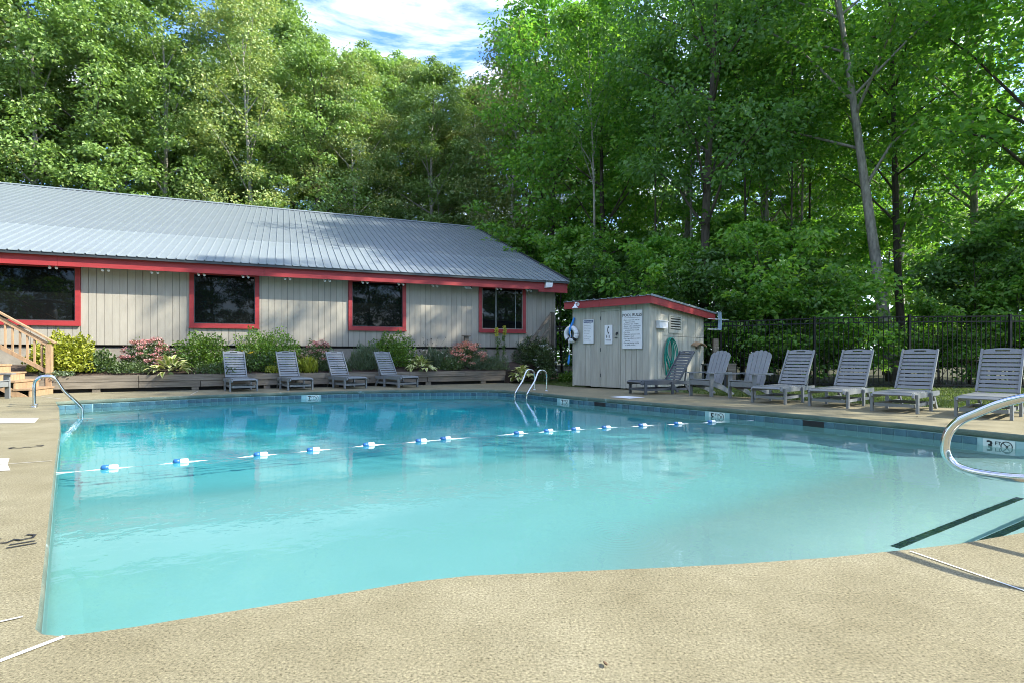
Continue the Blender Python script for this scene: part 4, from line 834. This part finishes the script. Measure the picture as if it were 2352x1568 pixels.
protos['under3'] = tree_meshes(19, 3.0, 0.1, 1.4, 0.17, 46, 56, M['leaf_maple'], M['bark_dark'], 0.03, limbs=10, clump=0.55, curve=0.2)
USED = set()
def tree(kind, x, y, label, group=None, sc=1.0, rz=None, z=-0.05, name='broadleaf_tree', cat='tree', sz=None):
    if label in USED and 'clearing' not in label: label += ', farther'
    USED.add(label)
    t = thing(name, label, cat, (x, y, z), random.uniform(0, 6.28) if rz is None else rz, group); tm, cmx = protos[kind]
    link('trunk', tm, t); link('crown', cmx, t); t.scale = (sc, sc, sz or sc); return t
rd = bu; rn = Vector((-bu.y, bu.x, 0)); R0 = Vector((1.55, 20.31, 0)) + rn * RD
LOOK = {'oak1': 'sunlit oak', 'oak2': 'wide spreading sunlit tree', 'birch1': 'slim olive green birch', 'dark1': 'deep green tree', 'maple1': 'fresh green maple', 'maple2': 'tall high crowned maple',
        'pole1': 'slender leaning dark stemmed tree', 'pole2': 'slender straight grey stemmed tree', 'under1': 'leafy maple sapling', 'under2': 'dark leafy bush', 'under3': 'low bright leafy bush'}
MARKS = [(110, 'the stair railing'), (250, 'the lime shrub'), (410, 'the dusty pink shrub'), (520, 'the second red window'), (650, 'the daisy lounger'), (780, 'the second timber lounger'), (930, 'the third red window'), (1080, 'the capped wooden post'), (1200, 'the corner window'),
         (1310, 'the gap before the shed'), (1420, 'the shed door'), (1500, 'the large rules sign'), (1610, 'the shed side wall'), (1700, 'the first adirondack chair'), (1800, 'the second adirondack chair'), (1920, 'the first sunny lounger'), (2040, 'the second sunny lounger'), (2140, 'the wide fence post'), (2250, 'the handrail lounger'), (2352, 'the steel handrail')]
def where(x, y):
    px = 1176 + 1270 * x / y
    if px < 0 or px > 2352: return None
    return next(m for e, m in MARKS if px <= e)
G1 = 'trees of the wood behind the pool house'
rnd = random.Random(5)
rows = [('front row', 8.0, -33, 3.6, 11, ['oak1', 'oak2', 'birch1', 'oak1', 'oak2', 'oak1', 'birch1', 'oak2', 'birch1', 'oak1', 'birch1']), ('second row', 12.5, -36, 4.0, 11, ['oak2', 'oak1', 'dark1', 'oak1', 'birch1', 'oak2', 'oak1', 'oak2', 'oak1', 'birch1', 'oak2']), ('deepest row', 18, -40, 5.0, 10, ['oak1', 'dark1'] * 5)]
for rw, off, t0, step, n_, kinds in rows:
    for i in range(n_):
        p = R0 + rn * (off + rnd.uniform(-1.2, 1.2)) + rd * (t0 + step * i + rnd.uniform(-0.7, 0.7)); kd = kinds[i % len(kinds)]
        px = 1176 + 1270 * p.x / p.y
        sc = rnd.uniform(0.98, 1.12)
        if px > 600: sc = (0.9 + (815 - np.interp(px, [600, 700, 760, 800, 860, 950, 1040, 1090, 1150], [-110, -40, 40, 20, 75, 75, 100, 130, 100])) / 1270 * p.y) / 22.8 * rnd.uniform(0.96, 1.0)
        w = where(p.x, p.y)
        tree(kd, p.x, p.y, LOOK[kd] + ' in the ' + rw + ' behind the roof, ' + ('above ' + w if w else 'beyond the picture'), G1, sc)
# the wood behind the shed and fence
protos['pole1'] = tree_meshes(41, 15, 8.5, 2.0, 0.18, 45, 84, M['leaf_maple'], M['bark_dark'], 0.075, limbs=12, clump=0.85, lean=(0.9, 0.3), curve=0.5)
protos['pole2'] = tree_meshes(42, 17, 10, 2.2, 0.18, 48, 84, M['leaf_maple'], M['bark'], 0.085, limbs=12, clump=0.85, lean=(-1.0, 0.2), curve=0.4)
G2 = 'trees of the wood behind the fence'
RT = [('birch1', 0.0, 33, 1.0), ('pole1', 5.8, 23.5, 1.0), ('pole2', 8.2, 24.2, 1.0), ('pole1', 9.4, 22.6, 1.05), ('pole2', 10.6, 24.5, 1.0), ('pole1', 11.4, 22.0, 0.9), ('pole2', 12.6, 25.0, 1.0), ('pole1', 17.6, 25.2, 1.1), ('pole2', 3.6, 25.6, 1.0), ('pole1', 14.4, 26.8, 1.1), ('maple1', 2.0, 30.0, 1.08), ('maple1', 4.6, 27.0, 1.0), ('dark1', 7.4, 21.2, 0.98), ('maple2', 9.0, 28.5, 1.0), ('maple2', 12.4, 26.5, 1.0), ('maple2', 15.6, 30.5, 1.05), ('maple2', 19.6, 23.5, 1.0), ('maple2', 20.5, 29.0, 1.0),
      ('maple1', 17.8, 18.6, 1.2), ('oak1', 1.5, 40, 1.0), ('oak1', 6.0, 36, 1.05), ('maple2', 11.5, 37, 1.0), ('oak2', 18.5, 40, 1.05), ('oak1', 26.5, 36, 1.05), ('maple1', 5.2, 33.0, 1.05), ('oak2', 9, 46, 1.05), ('oak1', 26, 46, 1.05), ('oak2', 36, 44, 1.1)]
for kd, x, y, sc in RT:
    tree(kd, x, y, LOOK[kd] + (' near the fence' if y < 25 else ' in the wood beyond the fence' if y < 34 else ' deep in the wood') + ', over ' + (where(x, y) or 'the picture edge'), G2, sc)
# the leaning grey trunk and the darker forked trunk beside it
protos['lean'] = tree_meshes(31, 21, 9.5, 4.6, 0.20, 130, 84, M['leaf_maple'], M['bark'], 0.218, lean=(-2.3, 1.0), limbs=16, clump=1.2, shape='top', curve=0.15)
protos['fork'] = tree_meshes(32, 20, 8.0, 3.8, 0.20, 95, 80, M['leaf_maple'], M['bark_dark'], 0.17, lean=(-0.9, 0.6), limbs=16, clump=1.15, shape='top', curve=0.5)
tree('lean', 13.75, 19.9, 'tall tree with bare grey leaning trunk just beyond the black fence', None, 1.0, 0.0)
tree('fork', 15.9, 22.4, 'darker forked tree close behind the leaning grey trunk', None, 1.0, 0.4)
# thicket along the outside of the fence
G3 = 'leafy saplings along the fence'
US = [('under2', 3.4, 21.8, 1.0), ('under1', 5.2, 20.8, 1.0), ('under2', 6.9, 19.3, 1.05), ('under1', 8.3, 18.3, 1.0), ('under3', 9.1, 17.2, 0.95), ('under2', 9.7, 18.2, 0.95), ('under3', 10.0, 16.4, 0.95), ('under3', 12.75, 16.5, 0.75), ('under2', 14.9, 18.0, 1.05), ('under3', 14.6, 16.2, 1.0), ('under1', 16.2, 17.6, 1.0), ('under3', 15.9, 16.0, 1.0), ('under2', 17.6, 17.2, 1.1), ('under3', 7.7, 17.8, 0.9), ('under1', 2.2, 24.2, 1.2), ('under2', 4.6, 24.0, 1.2), ('under1', 8.4, 22.6, 1.25), ('under1', 11.2, 22.4, 1.2), ('under2', 18.6, 21.4, 1.3), ('under1', 0.8, 27.5, 1.3), ('under1', 14.2, 25.0, 1.3), ('under1', 17.5, 26.0, 1.4), ('under1', 6.5, 29.5, 1.4), ('under1', 11.5, 30.5, 1.4)]
for kd, x, y, sc in US:
    tree(kd, x, y, LOOK[kd] + (' at the fence' if y < 18.5 else ' behind the fence thicket' if y < 23 else ' deep in the thicket') + ', behind ' + (where(x, y) or 'the picture edge'), G3, sc, name='leafy_sapling' if kd == 'under1' else 'leafy_bush', cat='sapling' if kd == 'under1' else 'bush')
# far side of the wood, read as one mass
rngf = np.random.default_rng(50); nc = 1500; tt = rngf.random(nc); xx = -14 + 80 * tt; hh = 15.0 + 2 * np.sin(xx * 0.5)
hh = np.where(np.arange(nc) < 500, 4.0, hh); cen = np.stack([xx, 52 - 10 * tt + rngf.normal(size=nc) * 1.5, rngf.random(nc) ** 1.2 * hh * np.where(xx < 4, 0.8, 1.0)], 1)
cF, aF, nF, LF = clump_leaves(rngf, cen, rngf.uniform(0.9, 1.7, nc), 46, 0.42); tag(link('distant_wood', leaves_mesh('distant_wood', cF, aF, nF, LF, LF * 0.6, M['leaf_maple'])), 'sunlit mass of green leaves at the far side of the wood', None, None, 'stuff')
# trees beyond the picture's edge: they shade the far pool and stand in the windows' reflections
G4 = 'trees around the rest of the clearing'
protos['high'] = tree_meshes(33, 21, 12.0, 3.8, 0.21, 105, 80, M['leaf_maple'], M['bark'], 0.22, limbs=14, clump=1.2, shape='top')
protos['thin'] = tree_meshes(34, 25, 15.0, 1.9, 0.20, 34, 70, M['leaf_maple'], M['bark'], 0.18, limbs=9, clump=0.85, shape='top')
CL = [('high', 18.0, 7.0, 0.95), ('thin', 17.6, 11.6, 1.0), ('high', 17.0, 9.2, 0.98), ('high', 20.0, 12.2, 1.04), ('maple2', 23.5, 19.0, 0.95), ('high', 23.5, 9.4, 1.1), ('maple2', 23.0, 15.6, 1.0)]
for i in range(26):
    a = R(112 + i * 6.6); rr = 33 + 3 * (i % 2); CL.append((('oak2', 'oak1', 'dark1')[i % 3], math.sin(a) * rr, math.cos(a) * rr + 4, 0.9))
for i in range(16):
    a = R(115 + i * 10.2); CL.append(('under1', math.sin(a) * 28, math.cos(a) * 28 + 4, 1.3))
for kd, x, y, sc in CL: tree(kd, x, y, 'broadleaf tree standing around the rest of the clearing', G4, sc)

# ------------------------------------------------------------------ plants of the bed
def shrub(name, label, x, y, z, rx, h, L, n, mat, seed, cat='shrub', flowers=None, ry=None, upright=0.3, wl=0.6):
    t = thing(name, label, cat, (x, y, z)); rng = np.random.default_rng(seed); ry = ry or rx * 0.8; n = int(n * 1.35); rx *= 1.06
    d = rng.normal(size=(n, 3)); d[:, 2] = np.abs(d[:, 2]); d /= np.linalg.norm(d, axis=1, keepdims=True); u = rng.random(n) ** 0.33
    lump = 1 + 0.16 * np.sin(d[:, 0] * 7 + seed) * np.cos(d[:, 1] * 6 + seed * 2) + 0.10 * np.sin(d[:, 2] * 11 + d[:, 0] * 9)
    c = d * (u * lump)[:, None] * np.array([rx, ry, h * 0.96]); c[:, 2] += 0.03
    ax = d * np.array([1, 1, 0.6]) + rng.normal(size=(n, 3)) * 0.5; ax[:, 2] += upright; nr = d + rng.normal(size=(n, 3)) * 0.6; nr[:, 2] += 0.5
    LL = L * rng.uniform(0.7, 1.3, n); link('foliage', leaves_mesh('foliage', c, ax, nr, LL, LL * wl, mat), t)
    mb = MB()
    for i in range(7): q = rng.normal(size=2); mb.tube([(0, 0, -0.05), (q[0] * rx * 0.2, q[1] * ry * 0.2, h * 0.4), (q[0] * rx * 0.4, q[1] * ry * 0.4, h * 0.8)], 0.008, 4, False)
    mb.build('stem', M['stem'], t)
    if flowers:
        fm_, cnt, size, per = flowers; k = rng.normal(size=(cnt, 3)); k[:, 2] = np.abs(k[:, 2]) * 1.0 + 0.25; k /= np.linalg.norm(k, axis=1, keepdims=True); cc = k * np.array([rx, ry, h]) * rng.uniform(0.95, 1.1, (cnt, 1))
        C = np.repeat(cc, per, axis=0) + rng.normal(size=(cnt * per, 3)) * size * np.array([1, 1, 0.45]); link('blossom', leaves_mesh('blossom', C, rng.normal(size=C.shape), rng.normal(size=C.shape) * 0.5 + np.array([0, 0, 1]), size * 0.9, size * 0.8, fm_), t)
    return t
def bedpos(px, k):   # a point of the bed, k metres behind the timber face, in the direction of image column px
    q = (px - 1176) / 1270; o = TA + tn * k; tt = (q * o.y - o.x) / (tu.x - q * tu.y); p = o + tu * tt; return p.x, p.y, 0.36 + 0.3 * min(1, k / 2.2)
def P(name, label, px, k, w, h, L, n, mat, seed, **kw):
    x, y, z = bedpos(px, k); shrub(name, label, x, y, z, w * y / 1270 / 2, h * y / 1270 * (0.9 if h > 60 else 1), L, n, mat, seed, **kw)
P('lime_shrub', 'large bright lime green shrub beside the stair post', 150, 0.85, 138, 96, 0.085, 3400, M['leaf_lime'], 1)
P('low_shrub', 'low dark green plant trailing between lime shrub and foundation', 226, 0.75, 80, 52, 0.07, 1100, M['leaf_mid'], 2, upright=0.7)
P('trailing_plant', 'wispy grey plant drooping over the first timber', 132, 0.15, 70, 12, 0.06, 350, M['leaf_grey'], 3, upright=0.2)
P('pink_spirea', 'dusty pink flowering shrub next to the first cream hosta', 342, 1.15, 112, 74, 0.07, 1700, M['leaf_mid'], 4, flowers=(M['petal_pink'], 46, 0.05, 40))
P('green_shrub', 'rounded green shrub below the second window', 462, 1.2, 124, 92, 0.07, 3000, M['leaf_green'], 5)
P('green_shrub', 'brighter rounded green shrub behind the first two loungers', 612, 1.2, 170, 96, 0.07, 3800, M['leaf_green'], 6)
P('yellow_daisy', 'clump of yellow black eyed daisies behind the first lounger', 570, 0.6, 62, 50, 0.09, 420, M['leaf_mid'], 7, upright=1.2, cat='flower', flowers=(M['petal_yellow'], 16, 0.025, 12))
P('yellow_daisy', 'sparse yellow daisies between first and second lounger', 612, 0.5, 40, 42, 0.10, 260, M['leaf_mid'], 8, upright=1.2, cat='flower', flowers=(M['petal_yellow'], 6, 0.024, 12))
P('gold_foliage_plant', 'small golden leaved plant by the second lounger', 625, 0.3, 34, 18, 0.045, 380, M['leaf_lime'], 9)
P('pink_spirea', 'pink shrub with salmon tips behind the second and third loungers', 728, 0.95, 86, 68, 0.065, 1300, M['leaf_mid'], 10, flowers=(M['petal_pink'], 30, 0.05, 30))
P('daylily', 'lime strap leaved clump between second and third loungers', 706, 0.4, 44, 34, 0.22, 300, M['leaf_lime'], 11, upright=1.6, wl=0.12)
P('lavender_clump', 'grey green spiky plants between third and fourth loungers', 838, 0.7, 80, 58, 0.14, 1300, M['leaf_grey'], 12, upright=1.8, wl=0.16)
P('green_shrub', 'upright green shrub below the third window', 900, 1.15, 116, 88, 0.07, 3000, M['leaf_green'], 13)
P('iris_clump', 'grey green iris blades and white daisies behind the second hosta', 1000, 0.95, 90, 42, 0.24, 650, M['leaf_grey'], 14, upright=2.0, wl=0.10, flowers=(M['petal_white'], 9, 0.028, 14))
P('salmon_phlox', 'salmon pink flowers massed below the capped wooden post', 1073, 1.0, 94, 52, 0.065, 1300, M['leaf_mid'], 15, flowers=(M['petal_salmon'], 60, 0.055, 40))
P('feathery_mound', 'feathery grey green mound spilling over the last timber', 1124, 0.4, 96, 34, 0.10, 1600, M['leaf_grey'], 16, upright=0.8, wl=0.16)
P('tall_shrub', 'tall dark green shrub under the corner window', 1224, 1.3, 96, 74, 0.10, 2400, M['leaf_mid'], 17, wl=0.3)
P('low_shrub', 'low green border planting behind the first hosta', 300, 0.5, 90, 26, 0.06, 700, M['leaf_mid'], 18)
P('low_shrub', 'low green border planting below the second window', 500, 0.35, 110, 24, 0.06, 800, M['leaf_mid'], 19, upright=0.8)
P('low_shrub', 'spiky low border planting behind the third lounger', 770, 0.45, 70, 26, 0.10, 500, M['leaf_mid'], 20, upright=1.4, wl=0.2)
P('low_shrub', 'low green plants beside the salmon flowers', 1035, 0.45, 60, 30, 0.07, 600, M['leaf_mid'], 21, upright=0.9)
shrub('white_phlox', 'leafy plant with white blossoms at the pool house corner', 1.15, 19.0, 0.25, 0.36, 1.0, 0.10, 900, M['leaf_mid'], 22, flowers=(M['petal_white'], 22, 0.035, 14), wl=0.35)
shrub('pink_cosmos', 'low pink cosmos flowers on the lawn edge beside the third hosta', 1.15, 17.9, 0.05, 0.30, 0.42, 0.07, 600, M['leaf_mid'], 23, cat='flower', flowers=(M['petal_pink'], 10, 0.03, 12))
shrub('low_shrub', 'yellow green ground plants below the fence beside the shed', 1.95, 18.3, 0.0, 0.5, 0.36, 0.08, 900, M['leaf_green'], 24)
# tall yellow spikes and dark seed heads
ex, ey, ez = bedpos(1150, 1.3)
t = thing('evening_primrose', 'two tall yellow flower spikes before the corner window', 'flower', (ex, ey, ez)); rng = np.random.default_rng(40)
for dx, hh in ((-0.12, 1.28), (0.12, 1.34)):
    MB().tube([(dx * 0.3, 0, 0), (dx, 0, hh * 0.6), (dx * 1.2, 0, hh)], 0.010, 5).build('stem', M['stem'], t)
    n = 130; zz = rng.uniform(0.1, 0.75, n) * hh; c = np.stack([dx * 0.9 + rng.normal(size=n) * 0.03, rng.normal(size=n) * 0.03, zz], 1); link('foliage', leaves_mesh('foliage', c, rng.normal(size=(n, 3)) + [0, 0, .6], rng.normal(size=(n, 3)), 0.10, 0.03, M['leaf_green']), t)
    n = 110; c = np.stack([dx * 1.15 + rng.normal(size=n) * 0.03, rng.normal(size=n) * 0.03, rng.uniform(0.78, 1.02, n) * hh], 1); link('blossom', leaves_mesh('blossom', c, rng.normal(size=(n, 3)), rng.normal(size=(n, 3)), 0.05, 0.045, leafmat('lime_yellow_petals', [(0.45, 0.45, 0.04), (0.62, 0.58, 0.08)], 0.2)), t)
ex, ey, ez = bedpos(992, 1.4)
t = thing('seed_head_plant', 'wispy plant with tiny dark seed heads against the siding', 'plant', (ex, ey, ez)); st_ = MB(); sd_ = MB(); r5 = random.Random(9)
for i in range(46):
    x, z = r5.uniform(-0.52, 0.48), r5.uniform(0.30, 0.92); y = r5.uniform(-.15, .15); st_.tube([(x * 0.15, 0, 0), (x * 0.6, y * .5, z * 0.7), (x, y, z)], 0.0025, 3, False); sd_.lathe([(0.001, -0.014), (0.017, 0), (0.012, 0.014), (0.001, 0.018)], 6, (x, y, z))
st_.build('stem', M['seed'], t); sd_.build('seed_head', M['seed'], t)
# hostas: every leaf its own piece
def hosta_leaf(L, Wd, arch):
    n = 7; vs_ = []; ed = []; fs_ = []
    for i in range(n):
        q = i / (n - 1); w = Wd / 2 * (math.sin(math.pi * min(1, q ** 0.75)) ** 0.8 if 0 < q < 1 else 0.02); xx = L * q * (1 - 0.15 * arch * q); zz = L * (0.75 * q - arch * q * q)
        for j, k_ in enumerate((-1, -0.5, 0, 0.5, 1)): vs_.append((xx, k_ * w, zz + abs(k_) * w * 0.25)); ed.append((1 - abs(k_)) * (1 if 0 < i < n - 1 else 0.2))
    for i in range(n - 1):
        for j in range(4): fs_.append((i * 5 + j, i * 5 + j + 1, (i + 1) * 5 + j + 1, (i + 1) * 5 + j))
    me = bpy.data.meshes.new('leaf'); me.from_pydata(vs_, [], fs_); a = me.attributes.new('edge', 'FLOAT', 'POINT'); a.data.foreach_set('value', ed); me.materials.append(M['hosta']); me.polygons.foreach_set('use_smooth', [True] * len(fs_)); return me
hl = [hosta_leaf(0.34, 0.15, 0.75), hosta_leaf(0.30, 0.16, 1.0), hosta_leaf(0.36, 0.15, 0.55)]
def hosta(label, x, y, z, w, seed, n=76):
    t = thing('hosta', label, 'hosta', (x, y, z)); r = random.Random(seed)
    MB().lathe([(0.1, -0.05), (0.06, 0.02), (0.0, 0.05)], 8).build('crown_base', M['stem'], t)
    for i in range(n):
        o = link('leaf', hl[i % 3], t); q = (i / n); rr = w * (0.12 + 0.62 * (1 - q)) * r.uniform(0.75, 1.05); a = i * 2.399 + r.uniform(-0.3, 0.3)
        o.location = (math.cos(a) * rr, math.sin(a) * rr, 0.03 + 0.26 * q + r.uniform(-0.02, 0.03)); o.rotation_euler = (r.uniform(-0.35, 0.35), -0.75 * q + 0.35 * (1 - q) + r.uniform(-0.25, 0.25), a + r.uniform(-0.4, 0.4)); s_ = r.uniform(0.7, 1.05) * (1 - 0.2 * q); o.scale = (s_, s_, s_)
x, y, z = bedpos(392, 0.32); hosta('cream edged hosta in full sun beside dusty pink shrub', x, y, z + 0.02, 0.56, 1)
x, y, z = bedpos(966, 0.32); hosta('cream edged hosta beside the fourth timber wall lounger', x, y, z + 0.02, 0.42, 2, 66)
hosta('yellow edged hosta at the timber wall end behind the ladder', 0.32, 17.75, 0.12, 0.36, 3, 66)
# grass
rng = np.random.default_rng(77)
def grassfield(poly, n, seed):
    rng = np.random.default_rng(seed); P_ = np.array(poly); lo = P_.min(0); hi = P_.max(0); pts = rng.uniform(lo, hi, (n, 2)); inside = np.zeros(n, bool); j = len(P_) - 1
    for i in range(len(P_)):
        a, b = P_[i], P_[j]; cnd = ((a[1] > pts[:, 1]) != (b[1] > pts[:, 1])) & (pts[:, 0] < (b[0] - a[0]) * (pts[:, 1] - a[1]) / (b[1] - a[1] + 1e-12) + a[0]); inside ^= cnd; j = i
    return pts[inside]
pts = np.concatenate([grassfield([(10.5, 6.6), (8.27, 8.93), (6.65, 10.1), (4.75, 12.25), (4.15, 13.6), (6.6, 16.6), (9.0, 15.5), (14, 14.6), (16, 10)], 70000, 1), grassfield([(1.6, 16.0), (1.1, 17.0), (0.4, 18.1), (1.8, 19.4), (3.4, 19.4), (2.0, 16.2)], 12000, 2)])
n = len(pts); c = np.column_stack([pts, np.full(n, 0.015)]); ax = rng.normal(size=(n, 3)) * 0.35; ax[:, 2] = 1
gme = leaves_mesh('grass', c, ax, rng.normal(size=(n, 3)) * [1, 1, .2], 0.075 * rng.uniform(0.5, 1.3, n), 0.012, M['grass']); tag(link('grass', gme), None, None, None, 'stuff')
# fallen leaves on the deck
dl = simple('dry_leaf', (0.10, 0.055, 0.025), 0.8)
for i, (x, y) in enumerate([(0.27, 1.58 + 0.02), (5.9, 8.05), (2.15, 13.9), (-5.8, 7.55), (4.0, 10.9)]):
    a = random.uniform(0, 6); o = MB().prism([(-0.018, 0), (-0.01, 0.007), (0.012, 0.005), (0.018, 0), (0.008, -0.007), (-0.009, -0.006)], ((0, 0, 0), (1, 0, 0), (0, 1, 0.2)), 0.004).build('fallen_leaf', dl); o.location = (x, y, 0.008); o.rotation_euler = (0.2, 0.1, a); o.scale = (0.75,) * 3
    tag(o, ['small dry brown leaf on the deck nearest the pool lip curve', 'dry brown leaf on the deck before the sunlit lounger', 'dry leaf on the deck before the shed door', 'dry leaf on the deck beside the white patch', 'dry leaf on the deck between lounger and pool wall'][i], 'leaf')

# lettering as plain meshes
dg = bpy.context.evaluated_depsgraph_get(); dg.update()
for o in [o for o in S.objects if o.type == 'FONT']:
    me = bpy.data.meshes.new_from_object(o.evaluated_get(dg)); nm = o.name.split('.')[0]; mats = list(o.data.materials)
    me.materials.clear(); me.materials.append(mats[0]); p, l_, r_ = o.parent, o.location.copy(), o.rotation_euler.copy(); bpy.data.objects.remove(o); n_ = link(nm, me, p); n_.location = l_; n_.rotation_euler = r_
    if nm == 'depth_lettering': receive(n_)
    if nm == 'lettering' or nm == 'heading': n_['kind'] = 'stuff'
